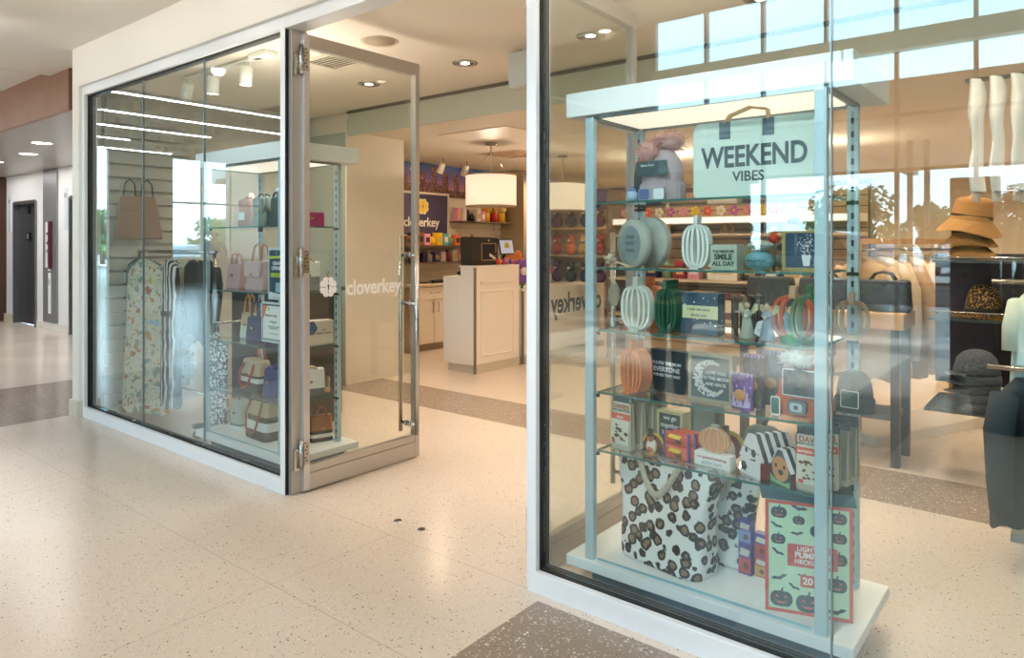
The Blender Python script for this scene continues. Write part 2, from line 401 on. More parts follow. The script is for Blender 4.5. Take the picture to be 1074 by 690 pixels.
# door leaves. Built closed along +x from the hinge, outer face -y; swung with rz
def leaf(name, loc, rz, mirror):
    r = sroot(name, loc, rz); s = -1 if mirror else 1
    W = .885; H = 2.545
    def X(a, c): return (min(s*a, s*c), max(s*a, s*c))
    obj('hinge_stile', B().bx(*X(.012, .05), -.022, .022, .012, H), pm('#d3d2d4', .3, .7), r, bev=.002)
    obj('lock_stile', B().bx(*X(W-.035, W), -.022, .022, .012, H), ALUD, r, bev=.002)
    obj('bottom_rail', B().bx(*X(.05, W-.035), -.022, .022, .012, .105), ALUD, r, bev=.002)
    obj('bottom_rail', B().bx(*X(.05, W-.035), -.018, .018, .107, .15), ALUD, r, bev=.002)
    obj('top_rail', B().bx(*X(.05, W-.035), -.022, .022, H-.075, H), ALUD, r, bev=.002)
    obj('glass_pane', B().bx(*X(.05, W-.035), -.005, .005, .15, H-.075), DGLASS, r)
    b = B()
    for y in (-.075, .075):
        b.cyl((s*(W-.075), y, .17), (s*(W-.075), y, 1.44), .0135, n=14)
    for z in (.23, 1.0, 1.31): b.cyl((s*(W-.075), -.075, z), (s*(W-.075), .075, z), .009, n=10)
    obj('pull_handle', b, STEEL, r)
    b = B()
    for z in (.23, 1.0, 1.31):
        b.cyl((s*(W-.075), -.03, z), (s*(W-.075), -.012, z), .018, n=12); b.cyl((s*(W-.075), .012, z), (s*(W-.075), .03, z), .018, n=12)
    obj('handle_standoff', b, STEEL, r)
    for z in (.22, 1.28, 2.4):
        b = B().cyl((0, -.012, z-.08), (0, -.012, z+.08), .011, n=12)
        b.bx(*X(.012, .045), -.026, -.0225, z-.06, z+.06); b.bx(*X(-.035, -.0), .0, .005, z-.09, z+.03)
        h = obj('hinge', b, STEEL, r)
        b = B()
        for q in (-.04, 0, .04): b.cyl((s*.028, -.029, z+q), (s*.028, -.026, z+q), .004, n=8); b.cyl((s*.02, -.029, z+q+.02), (s*.02, -.026, z+q+.02), .004, n=8)
        obj('screw', b, BLACK, h)
    wm = pm('#fffdfb', .6, 0, .0, emit=0)
    if not mirror:
        clover(r, .125, BLACK, wm, (.185, -.0065, 1.135))
        text('cloverkey', .125, wm, r, (.525, -.0065, 1.12), bold=.02, sx=.86)
    else:
        dm = pm('#3a4a4c', .5)
        clover(r, .125, dm, pm('#cfdcdc', .5), (-.70, -.0065, 1.135))
        text('cloverkey', .125, dm, r, (-.365, -.0065, 1.12), bold=.02, sx=.86)
    return r
leaf('door_1', (-3.365, .045, 0), 90, False)
leaf('door_2', (-1.755, .045, 0), -88.5, True)
# two round floor bolts sockets
for i, (x, y) in enumerate(((-2.658, .13), (-2.488, .13))):
    t = thing('floor_socket', 'small dark round floor bolt socket in the doorway, %s' % ('toward the hinged glass leaf' if i == 0 else 'toward the wide window'), 'floor socket', (x, y, 0), 0, 'floor sockets in the doorway')
    obj('rim', B().lathe([(.012, .0005), (.02, .002), (.021, 0)], n=20), STEEL, t)
    obj('cup', B().lathe([(.0001, .0006), (.012, .0008), (.013, .0)], n=20), pm('#3a2f28', .6), t)
# ================================================================== display cases
def slots(nt, tc):
    sp = nd(nt, 'ShaderNodeSeparateXYZ'); nt.links.new(tc.outputs['Object'], sp.inputs[0])
    return mixc(nt, math_(nt, 'LESS_THAN', math_(nt, 'FRACT', math_(nt, 'MULTIPLY', sp.outputs[2], 20.4)), .45), '#9fb3b8', '#15171a')
SLOTM = rampmat('slotted_metal', slots, .4)
def case(name, label, x0, mat_top, SHELF):
    """glass shelf case: base, plinth, four posts, top box with added glow panel. local origin at base front-left corner"""
    t = thing(name, label, 'display case', (x0, .085, 0))
    W = 1.065; D = .515
    obj('plinth', B().bx(.08, W-.08, .07, D-.05, 0, .1), pm('#3f6f8a', .4, 0, .08, 30), t)
    obj('base', B().bx(0, W, 0, D, .1, .14), pm('#f3f7f7', .35), t, bev=.003)
    for k, (x, y) in enumerate(((.1, .015), (W-.1, .015), (.1, D-.1), (W-.1, D-.1))):
        p = obj('post', B().bx(x-.019, x+.019, y, y+.026, .14, 1.88), pm('#b9d3dc', .35, .25), t, bev=.002)
        obj('slotted_strip', B().bx(x-.005, x+.005, y-.0012 if y > .2 else y+.0255, y if y > .2 else y+.0272, .16, 1.86), SLOTM, p)
    obj('top_box', B().bx(-.0, W, 0, D, 1.885, 1.98), pm(mat_top, .4), t, bev=.003)
    b = B(); b.ringrect(.08, W-.08, .02, D-.08, .018, 0, .012)
    o = obj('top_frame', b, GREYM, t, rot=(R(-90), 0, 0), loc=(0, 0, 1.885))
    obj('glow_panel', B().bx(.12, W-.12, .08, D-.12, 1.878, 1.8845), pm('#f3e6d2', .4, emit=1.0), t)  # glow added to the underside to brighten the goods below
    b = B()
    for a, c, y in ((.13, W-.13, .028), (.13, W-.13, D-.088)): b.bx(a, c, y, y+.003, .142, .15)
    obj('floor_channel', b, pm('#8fc4d0', .3, .3), t)
    for z in SHELF:
        s = obj('glass_shelf', B().bx(.125, W-.125, .04, D-.095, z-.008, z), SHGLASS, t)
        b = B().bx(.125, W-.125, .038, .04, z-.008, z); b.bx(.125, W-.125, D-.095, D-.093, z-.008, z); b.bx(.123, .125, .04, D-.095, z-.008, z); b.bx(W-.125, W-.123, .04, D-.095, z-.008, z)
        obj('edge', b, SHEDGE, s)
        for x in (.1, W-.1):
            for y in (.04, D-.1): obj('bracket', B().bx(x-.02, x+.03 if x < .5 else x+.02, y-.004, y+.006, z-.022, z-.009), BLACK, s)
    return t
SHELF = [.572, .80, 1.045, 1.288, 1.545]
case('display_case', 'glass shelf case behind the wide window, holding pumpkins, signs and bags', -1.61, '#f6fcfd', SHELF)
case('display_case', 'glass shelf case beside the lobby corner, holding handbags', -4.61, '#f6fcfd', [.43, .755, 1.082, 1.49])
S5, S4, S3, S2, S1 = SHELF
S0 = .1405

# ---------------------------------------------------------------- item builders
def fuzz(b, c, r, n, rnd, L_=.3, w=.05):
    """furry ball: core plus many thin tufts"""
    r = (r, r, r) if isinstance(r, (int, float)) else r
    b.ball(c, tuple(x*.8 for x in r), 14, 9)
    for _ in range(n):
        d = V((rnd.gauss(0, 1), rnd.gauss(0, 1), rnd.gauss(0, 1))).normalized()
        u = d.orthogonal().normalized(); u = Matrix.Rotation(rnd.uniform(0, 6.28), 3, d) @ u
        p0 = V(c)+V((d.x*r[0]*.7, d.y*r[1]*.7, d.z*r[2]*.7)); e = d+V((rnd.uniform(-.3, .3), rnd.uniform(-.3, .3), rnd.uniform(-.3, .3)))
        p1 = V(c)+V((e.x*r[0], e.y*r[1], e.z*r[2]))*rnd.uniform(.85, 1.05); k = u*min(r)*w
        b.add([p0-k, p0+k, p1], [(0, 1, 2)], True)
def ribbed(rx, ry, prof, n=72, amp=.03):
    def f(u, v):
        a = 2*pi*u; i = v*(len(prof)-1); j = min(int(i), len(prof)-2); q = i-j
        r = prof[j][0]*(1-q)+prof[j+1][0]*q; z = prof[j][1]*(1-q)+prof[j+1][1]*q
        k = 1+amp*cos(a*n/2)
        return (rx*r*k*cos(a), ry*r*k*sin(a), z)
    return f
def beanie(name, label, loc, rz, col, w, h, pom=None, pomr=.05, pomcols=None, lampc=None, card=None, pomz=None, pomxy=(0, 0), seed=1, group=None):
    rnd = random.Random(seed); t = thing(name, label, 'hat', loc, rz, group); rx, ry = w/2, w*.36
    obj('cuff', B().grid(ribbed(rx*1.05, ry*1.05, [(1., 0), (1.03, .02), (1.02, .32*h), (.97, .34*h)]), 96, 8, True), pm(col, .9, 0, .12, 60, bump=.5), t)
    dome = [(.97, .25*h)]+[(.97*cos(R(a))**.55, .33*h+(h*.62)*sin(R(a))) for a in range(0, 90, 9)]+[(.02, .955*h)]
    obj('crown', B().grid(ribbed(rx, ry, dome, 60, .02), 96, 22, True), pm(col, .9, 0, .1, 50, bump=.5), t)
    for i, (pc, dx, dy, dz, rr) in enumerate(pomcols or []):
        b = B(); fuzz(b, (dx, dy, dz), rr, 650, rnd)
        obj('pompom', b, pm(pc, .95, 0, .2, 40), t)
    if lampc:
        l = obj('headlamp', B().prism(rrect(-.032, .032, -.024, .024, .016), -ry*1.1-.012, -ry*1.1+.01), pm('#59646a', .4), t, loc=lampc[:1]+(0, lampc[1]) if False else (lampc[0], 0, lampc[1]), bev=.002)
        obj('lens', B().prism(rrect(-.02, .02, -.014, .014, .008), -ry*1.1-.0135, -ry*1.1-.011), pm('#c3ced4', .2), l)
        obj('switch', B().prism(rrect(-.007, .007, -.007, .007, .003), -ry*1.1-.015, -ry*1.1-.013), pm('#2b3338', .4), l)
    if card: card(t, ry)
    return t
def card_plate(t, x0, x1, z0, z1, y, col, edge='#f2f2f2', rotz=0, r=.006, name='card', th=.0025):
    o = obj(name, B().prism(rrect(x0, x1, z0, z1, r), y, y+th), pm(edge, .4), t)
    e = .0035
    obj('card_face', B().prism(rrect(x0+e, x1-e, z0+e, z1-e, r*.7), y-.0006, y-.0001), pm(col, .35), o)
    return o
def outline_pumpkin(label, loc, rz, w, h, front, side=None, depth=.028, group=None, stemc=None, wr=.0065, rings=(1., .66, .27)):
    """cut-out pumpkin: nested upright ovals in a flat wooden band with a block stem"""
    t = thing('cutout_pumpkin', label, 'pumpkin decoration', loc, rz, group); hh = h*.84; cz = hh/2
    m1 = pm(front, .5); m2 = pm(side or front, .55)
    def lobe(f, y):
        o = []
        for i in range(44):
            a = 2*pi*i/44; ca, sa = cos(a), sin(a)
            x = f*(w/2-wr)*abs(ca)**.82*(1 if ca >= 0 else -1); z = (hh/2-wr)*abs(sa)**.86*(1 if sa >= 0 else -1)
            z += .07*hh*(abs(x)/(w/2))**2*(1 if sa >= 0 else -.6)*abs(sa)
            o.append((x, y, cz+z*(1-.03*(1-f))))
        return o
    b = B()
    for f in rings: b.tube(lobe(f, 0), 0, closed=True, flat=(wr*1.5, depth))
    obj('rib_bands', b, m1, t)
    b = B()
    for f in rings: b.tube(lobe(f, depth*.5+.002), 0, closed=True, flat=(wr*1.55, .004))
    obj('back_edge', b, m2, t)
    s = w*.085
    obj('stem', B().prism([(-s*.9, hh-.014), (s*.9, hh-.014), (s*1.05, h*.93), (s*1.4, h), (-s*.7, h), (-s*.8, h*.92)], -depth*.6, depth*.6), pm(stemc or front, .5), t, bev=.002)
    obj('foot', B().bx(-w*.16, w*.16, -depth*.9, depth*.9, 0, .006), m1, t)
    return t
def block_sign(name, label, loc, rz, w, h, d, face, frame=None, fw=.01, lines=(), tcol='#f2f0ea', group=None, cat='sign', bold=.01, emboss=None):
    """box sign: body with optional raised frame and lines of lettering (text, size, z)"""
    t = thing(name, label, cat, loc, rz, group)
    obj('box_body', B().bx(-w/2, w/2, -d/2, d/2, 0, h), pm(frame or face, .55, 0, .08, 20), t, bev=.002)
    y = -d/2
    if frame:
        b = B(); b.ringrect(-w/2, w/2, 0, h, fw, y-.006, y); obj('frame', b, pm(frame, .5, 0, .12, 25), t, bev=.001)
        obj('face', B().bx(-w/2+fw, w/2-fw, y-.001, y, fw, h-fw), pm(face, .6), t)
    for s, size, z in lines:
        text(s, size, pm(tcol, .6), t, (0, y-.0018, z), bold=bold)
    return t
def pouch(label, loc, rz, w, h, group, detail=True, n=0):
    """jar-shaped stand-up snack pouch"""
    t = thing('snack_pouch', label, 'snack pouch', loc, rz, group); d = .05
    def f(u, v):
        a = 2*pi*u; z = v*h
        neck = 1 if v < .86 else 1-.08*sin((v-.86)/.14*pi*.9)
        k = 1-.06*(1-min(1, v/.08))
        dd = d*(1-.82*v**1.6)
        sx = abs(cos(a))**.35*(1 if cos(a) >= 0 else -1); sy = abs(sin(a))**.6*(1 if sin(a) >= 0 else -1)
        return (w/2*neck*k*sx, dd/2*sy-0.0, z)
    b = B().grid(f, 40, 22, True); b.f.append(list(range(40))[::-1]); b.s.append(False); b.m.append(0)
    b.f.append([21*40+i for i in range(40)]); b.s.append(False); b.m.append(0)
    obj('pouch_body', b, pm('#b7b4a0', .35, 0, .06, 12, coat=.3), t)
    def yf(v): return -d/2*(1-.82*v**1.6)-.0009
    def panel(x0, x1, v0, v1, c, nm, off=0.):
        b = B().grid(lambda u, q: (x0+(x1-x0)*u, yf(v0+(v1-v0)*q)-off, (v0+(v1-v0)*q)*h), 2, 6); return obj(nm, b, pm(c, .35, 0, .04), t)
    b = B().tube([(x*w/2, yf(.9)-.0015, h*z) for x, z in ((-.9, .04), (-.985, .12), (-.985, .84), (-.9, .88))], .0012, 5)
    b.tube([(x*w/2, yf(.9)-.0015, h*z) for x, z in ((.9, .04), (.985, .12), (.985, .84), (.9, .88))], .0012, 5)
    obj('jar_outline', b, pm('#37414a', .4), t)
    b = B()
    for k in range(4):
        z = h*(.875+.03*k); b.tube([(-w*.47, 0, z), (-w*.44, -d*.13, z+.001), (w*.44, -d*.13, z+.001), (w*.47, 0, z)], .0035, 6)
    b.prism(rrect(-w*.475, w*.475, h*.985, h*1.035, .006), -.006, .006)
    obj('lid_print', b, pm('#56656f', .35, .4), t)
    if detail:
        panel(-w*.44, w*.44, .12, .86, '#d6d3bf', 'label'); panel(-w*.485, w*.485, .56, .67, '#d9694f', 'flavour_band', .0006)
        def tx(s, z, size, c, bold=.012): 
            o = text(s, size, pm(c, .5), t, (0, yf(z)-.0022, z*h), (90, 0, 0), bold=bold); return o
        tx("DAVE'S", .79, .0245, '#b5443a'); tx('SWEET TOOTH TOFFEE', .725, .0085, '#3d4a50'); tx('pumpkin spice' if n else 'ginger', .615, .014, '#fbf3ea')
        b = B(); rnd = random.Random(n+3)
        for _ in range(16):
            x, z = rnd.uniform(-.33, .33)*w, h*rnd.uniform(.18, .46); s = rnd.uniform(.004, .011)
            b.prism([(x+s*cos(k*1.05+rnd.random()*.4), z+s*.7*sin(k*1.05)) for k in range(6)], yf(z/h)-.0016, yf(z/h)-.001)
        obj('candy_print', b, pm('#5e3d2a', .5, 0, .35, 60), t)
        b = B().bx(-w*.36, -w*.2, yf(.13)-.002, yf(.13)-.0016, h*.13, h*.19); obj('mark', b, pm('#cf4a3c', .5), t)
    else:
        panel(-w*.44, w*.44, .1, .86, '#8f8f80', 'label')
    return t

LEO = rampmat('leopard_print', lambda nt, tc: (lambda v, n: mixc(nt, ramp(nt, math_(nt, 'ADD', v.outputs['Distance'], math_(nt, 'MULTIPLY', n.outputs['Fac'], .42)), [(.0, '#000000'), (.70, '#000000'), (.74, '#ffffff')], False), mixc(nt, ramp(nt, math_(nt, 'ADD', v.outputs['Distance'], math_(nt, 'MULTIPLY', n.outputs['Fac'], .5)), [(.0, '#000000'), (.5, '#000000'), (.55, '#ffffff')]), '#8a7058', '#1d2024'), '#ecebe6'))(tex(nt, 'ShaderNodeTexVoronoi', tc, 23), tex(nt, 'ShaderNodeTexNoise', tc, 42, Detail=2.)), .75)
def tote(label, loc, rz, w, h, d, flare, mat, rope='#cfc6b2', handles=True, group=None, name='tote_bag', seam='#d9d6cf'):
    t = thing(name, label, 'bag', loc, rz, group)
    def f(u, v):
        a = 2*pi*u; z = v*h
        sx = abs(cos(a))**.25*(1 if cos(a) >= 0 else -1); sy = abs(sin(a))**.5*(1 if sin(a) >= 0 else -1)
        ww = w/2*(1+flare*v)*(1-.03*sin(v*pi)); dd = d/2*(1-.55*v**1.5)
        sag = -.02*v*v*(1-cos(a*2))/2*0
        return (ww*sx+.006*sin(9*z/h+a), dd*sy*(1+.06*sin(3*a+5*v)), z*(1+.012*cos(a))-.01*(1-abs(cos(a)))*v)
    b = B().grid(f, 48, 26, True); b.f.append(list(range(48))[::-1]); b.s.append(False); b.m.append(0)
    obj('bag_body', b, mat, t)
    b = B().tube([f(u/48, 1.) for u in range(48)], .004, 6, True); obj('rim', b, pm(seam, .8), t)
    if handles:
        hw = w*.26
        for s in (-1, 1):
            P = []
            for i in range(25):
                q = i/24; x = -hw+2*hw*q
                drop = -.30*h*sin(pi*q) if s < 0 else .12*h*sin(pi*q)
                P.append((x-.0*q, s*d*.24-(.016 if s < 0 else -.01)-(.02*sin(pi*q) if s < 0 else 0), h*.955+drop+(.02*h*(q-.5))))
            def rp(i): return .0095
            b = B().tube(P, .0115, 8)
            for i in range(0, 24):   # rope lay
                p, q = V(P[i]), V(P[i+1]); dd = (q-p); n1 = dd.cross(V((0, 1, 0))).normalized()
                b.tube([p+n1*.011, (p+q)/2+V((0, -.0115, 0)), q-n1*.011], .005, 5)
            h_ = obj('rope_handle', b, pm(rope, .9, 0, .2, 90, bump=.6), t)
            for x in (-hw, hw):
                obj('grommet', B().lathe([(.008, -.003), (.016, -.003), (.016, .003), (.008, .003)], (x, s*d*.235, h*.945), 16, Matrix.Rotation(R(90), 4, 'X')), pm('#b9b2a2', .3, .8), h_)
                if s < 0: obj('knot', B().ball((x, s*d*.24-.02, h*.945), (.017, .014, .017), 10, 8), pm(rope, .9, 0, .2, 90), h_)
    return t

# ---------------------------------------------------------------- right case: base
tote('large black and white leopard print tote with rope handles in the gift case', (-1.26, .275, S0), -10, .37, .425, .16, .24, LEO)
tote('second leopard print tote tucked behind the large one', (-1.12, .425, S0), -4, .3, .36, .09, .14, LEO)
def jackolantern(b, cx, cz, r, y):
    b.prism(ell(cx, cz, r, r*.78, 18), y, y+.0004); b.prism(ell(cx-r*.45, cz, r*.6, r*.76, 14), y-.0002, y); b.prism(ell(cx+r*.45, cz, r*.6, r*.76, 14), y-.0002, y)
    b.prism([(cx-r*.08, cz+r*.7), (cx+r*.1, cz+r*.7), (cx+r*.2, cz+r*1.1), (cx+r*.04, cz+r*1.1)], y, y+.0004)
def jackface(b, cx, cz, r, y):
    for s in (-1, 1): b.prism([(cx+s*r*.55, cz+r*.15), (cx+s*r*.2, cz+r*.1), (cx+s*r*.42, cz+r*.42)][::s], y, y+.0003)
    b.prism([(cx-r*.6, cz-r*.1), (cx-r*.3, cz-r*.45), (cx+r*.3, cz-r*.45), (cx+r*.6, cz-r*.1), (cx+r*.3, cz-r*.27), (cx-r*.3, cz-r*.27)], y, y+.0003)
def bat(b, cx, cz, r, y, a=0):
    P = [(0, .12), (.08, .22), (.12, .1), (.45, .32), (1., .18), (.72, -.02), (.5, -.08), (.3, -.12), (.12, -.22), (0, -.3), (-.12, -.22), (-.3, -.12), (-.5, -.08), (-.72, -.02), (-1., .18), (-.45, .32), (-.12, .1), (-.08, .22)]
    c, s = cos(a), sin(a)
    b.prism([(cx+r*(x*c-z*s), cz+r*(x*s+z*c)) for x, z in P][::-1], y, y+.0003)
t = thing('gift_box', 'mint box of light-up pumpkin necklaces with red edges in the gift case', 'box', (-.735, .27, S0), 19)
w, h, d = .27, .375, .15
obj('carton', B().bx(-w/2, w/2, -d/2, d/2, 0, h), pm('#c8e6c4', .5), t)
b = B(); y = -d/2
b.ringrect(-w/2, w/2, 0, h, .011, y-.001, y-.0002); obj('red_edge', b, pm('#d0574d', .5), t)
obj('tray_lid', B().prism([(-w/2-.012, h), (w/2+.012, h), (w/2+.004, h+.04), (-w/2-.02, h+.045)], -d/2+.005, d/2), pm('#2f5a66', .5), t)
b = B(); f2 = B(); rnd = random.Random(5)
J = [(-.084, .045, .034), (-.0, .04, .037), (.105, .05, .0), (.086, .115, .03), (.092, .2, .025), (-.094, .245, .022), (-.03, .315, .018), (.03, .285, .024), (.094, .27, .022), (-.092, .335, .024), (.092, .335, .024), (-.06, .0, 0)]
for x, z, r in J:
    if r: jackolantern(b, x, z, r, y-.0008); jackface(f2, x, z, r, y-.0014)
for x, z, r, a in ((-.03, .355, .028, -.2), (-.1, .29, .022, -.4), (-.035, .27, .022, .1), (-.096, .2, .024, -.5), (-.09, .115, .028, .35), (-.045, .09, .022, -.5), (.086, .028, .032, .2), (-.02, .133, .015, .1), (.06, .22, .02, .3)): bat(b, x, z, r, y-.0008, a)
obj('bat_print', b, pm('#2c4650', .6), t); obj('face_print', f2, pm('#d9796a', .6), t)
b = B().prism(rrect(-.065, .09, .16, .235, .006), y-.0018, y-.001); p = obj('title_plate', b, pm('#cf5a50', .5), t)
wm = pm('#f6f1e8', .5)
text('LIGHT-UP', .022, wm, p, (.012, y-.003, .221), bold=.02); text('PUMPKIN', .026, wm, p, (.012, y-.003, .2), bold=.03); text('NECKLACES', .02, wm, p, (.012, y-.003, .178), bold=.02)
b = B().prism(rrect(-.025, .06, .095, .135, .005), y-.0018, y-.001); p = obj('count_plate', b, pm('#cf5a50', .5), t)
text('20', .032, wm, p, (-.002, y-.003, .115), bold=.03); text('light-up\nnecklaces', .0095, wm, p, (.038, y-.003, .115), bold=.01)
b = B(); f2 = B()
for z in (.06, .15, .24, .33): 
    M = Matrix.Translation((-w/2-.0005, 0, 0)) @ Matrix.Rotation(R(-90), 4, 'Z')
    bb = B(); jackolantern(bb, 0, z, .03, 0); b.add(bb.v, bb.f, False, M)
obj('side_print', b, pm('#2c4650', .6), t)
# candy boxes on the base
def candybox(label, loc, rz, w, h, d, c1, c2, group, txt=None):
    t = thing('candy_box', label, 'candy box', loc, rz, group)
    obj('carton', B().bx(-w/2, w/2, -d/2, d/2, 0, h), pm(c1, .3, 0, .1, 30, coat=.4), t, bev=.001)
    y = -d/2-.0006
    b = B().bx(-w*.46, w*.46, y, y+.0005, h*.06, h*.55); obj('picture_panel', b, pm(c2, .35, 0, .2, 40), t)
    b = B().prism([(-w*.4, h*.62), (w*.3, h*.6), (w*.4, h*.82), (-w*.3, h*.86)], y, y+.0005); obj('name_flash', b, pm('#e8dcc8', .4), t)
    b = B(); b.ball((w*.08, y, h*.28), (w*.2, .0012, h*.12), 10, 6); obj('candy_print', b, pm('#6b3a24', .5), t)
    return t
for i, (x, y, z, hh, c1, c2, l) in enumerate(((-.985, .375, 0, .115, '#4c3a8a', '#c43f3a', 'purple and red candy box at the bottom of the tote side pair'), (-.985, .375, .1155, .09, '#55459a', '#8f9ccc', 'purple candy box on top of the tote side candy box'), (-.93, .39, 0, .075, '#b8453f', '#d9a25f', 'red candy box at the bottom of the mint box side pair'), (-.93, .39, .0755, .085, '#50459b', '#c04a45', 'purple candy box on top of the mint box side candy box'))):
    candybox(l, (x, y, S0+z), -4, .05, hh, .035, c1, c2, 'candy boxes on the case floor')
# ---------------------------------------------------------------- shelf 5 (lowest glass)
for i, (x, y, dt) in enumerate(((-1.405, .185, True), (-1.388, .245, False), (-1.372, .305, False), (-1.356, .365, False))):
    pouch(('front jar shaped toffee pouch with orange band at the door end of the lowest shelf' if i == 0 else 'jar shaped toffee pouch, %s in line behind the front one at the door end' % ORD[i-1]), (x, y, S5), -10, .1, .215, 'toffee pouches on the lowest shelf', dt)
for i, (x, y, dt) in enumerate(((-.688, .165, True), (-.668, .235, True), (-.652, .295, False), (-.64, .355, False))):
    pouch(('front jar shaped toffee pouch with red lettering beside the front post at the hat end' if i == 0 else 'jar shaped toffee pouch, %s in line behind the front one at the hat end' % ORD[i-1]), (x, y, S5), -3, .1, .212, 'toffee pouches on the lowest shelf', dt, 1)
block_sign('block_sign', 'small dark sign with cream frame reading we go together like the', (-1.262, .33, S5), -6, .118, .15, .05, '#2f4148', '#c8c193', .011, [('we go', .024, .122), ('together', .024, .092), ('like the', .024, .062), ('moon', .022, .034)], '#e8ecea')
def turkey(label, loc, rz, s=1.):
    t = thing('turkey_figurine', label, 'figurine', loc, rz, 'turkey figurines')
    obj('body', B().ball((0, 0, .03*s), (.022*s, .02*s, .03*s), 14, 10), pm('#e8dccb', .5), t)
    b = B()
    for k in range(9):
        a = R(20+17.5*k); b.ball((.036*s*cos(a), .014*s, .036*s+.036*s*sin(a)), (.011*s, .004*s, .011*s), 10, 6)
    obj('tail_tips', b, pm('#d3a72f', .5), t)
    obj('tail_fan', B().prism(ell(0, .036*s, .036*s, .036*s, 24), .01*s, .016*s), pm('#6b2f2f', .5), t)
    hd = obj('head', B().ball((0, -.012*s, .064*s), .013*s, 12, 8), pm('#c98b62', .5), t)
    obj('beak', B().cyl((0, -.024*s, .062*s), (0, -.034*s, .059*s), .004*s, .0005, 8), pm('#e08a2c', .5), hd)
    b = B(); [b.ball((x*s, -.0235*s, .068*s), .002*s, 6, 4) for x in (-.005, .005)]; obj('eye', b, BLACK, hd)
    obj('hat', B().lathe([(.016*s, .074*s), (.016*s, .077*s), (.01*s, .078*s), (.0095*s, .1*s), (.0001, .1*s)], (0, -.012*s, 0), 16), BLACK, t)
    obj('apron', B().ball((.0, -.006*s, .024*s), (.015*s, .0165*s, .017*s), 10, 8), pm('#d36b3e', .5), t)
    obj('foot', B().bx(-.018*s, .018*s, -.018*s, .014*s, 0, .004*s), pm('#c98b3a', .5), t)
    return t
turkey('turkey figurine with black hat in front of the we go together sign', (-1.29, .2, S5), 6)
turkey('turkey figurine with wide gold tail fan behind the wooden pumpkin block', (-1.03, .30, S5), 0, 1.35)
for i, (dx, dz, dy) in enumerate(((0, 0, 0), (0, .052, 0), (.014, 0, .03), (.014, .052, .03), (.028, 0, .06), (.028, .052, .06))):
    t = thing('candy_pack', 'orange and purple candy pack, %s of the stack of six beside the turkey' % ('front lower', 'front upper', 'middle lower', 'middle upper', 'rear lower', 'rear upper')[i], 'candy', (-1.186+dx, .2+dy, S5+dz), -8, 'orange candy packs')
    b = B().grid(lambda u, v: (-.05+.1*u, -.012*sin(pi*u)**.4*sin(pi*v)**.4*1-.001, .05*v), 13, 7); b.grid(lambda u, v: (.05-.1*u, .012*sin(pi*u)**.4*sin(pi*v)**.4+.001, .05*v), 13, 7)
    obj('wrapper', b, pm('#d9513a', .25, 0, .08, 30, coat=.5), t)
    b = B().bx(-.055, -.046, -.003, .003, 0, .05); b.bx(.046, .055, -.003, .003, 0, .05); obj('crimped_end', b, pm('#4d3a93', .3), t)
    b = B().prism([(-.03, .03), (.02, .026), (.03, .04), (-.02, .044)], -.0145, -.0135); obj('name_flash', b, pm('#f0d24a', .4), t)
    b = B(); b.ball((.014, -.013, .017), (.016, .0015, .01), 10, 6); obj('candy_print', b, pm('#5b3422', .5), t)
block_sign('shadow_box', 'tall grey framed shadow box standing behind the candy packs', (-1.15, .40, S5), -4, .115, .185, .06, '#8a9288', '#6f7770', .012, [('blessed', .017, .06)], '#c7cdc4')
t = thing('block_sign', 'white block with flat wooden pumpkin reading our greatest blessings gather here', 'sign', (-1.04, .21, S5), -5)
obj('block', B().bx(-.07, .07, -.025, .025, 0, .05), pm('#eeebe4', .5), t, bev=.002)
text('our greatest blessings', .0135, pm('#b5553f', .5), t, (0, -.0262, .034), bold=.01); text('gather here', .0165, pm('#9ab8bd', .5), t, (0, -.0262, .016), bold=.005)
p = obj('wooden_pumpkin', B().prism([(x, z) for x, z in [(.058*cos(a)*(1+.05*cos(2*a)), .095+.047*sin(a)*(1-.12*cos(3*a+pi/2)*0)) for a in [2*pi*i/40 for i in range(40)]]], -.009, .009), pm('#cf8e5b', .6, 0, .12, 30), t, bev=.002)
b = B()
for f in (.35, .75): 
    b.tube([(f*.058*cos(a), -.0102, .095+.045*sin(a)) for a in [2*pi*i/32 for i in range(32)]], .0011, 5, True)
b.tube([(.057*cos(a), -.0102, .095+.046*sin(a)) for a in [2*pi*i/32 for i in range(32)]], .001, 5, True)
obj('line', b, pm('#efe0c8', .6), p); obj('stem', B().prism([(-.015, .138), (.014, .138), (.017, .152), (-.012, .15)], -.008, .008), pm('#b6ad97', .6), p)
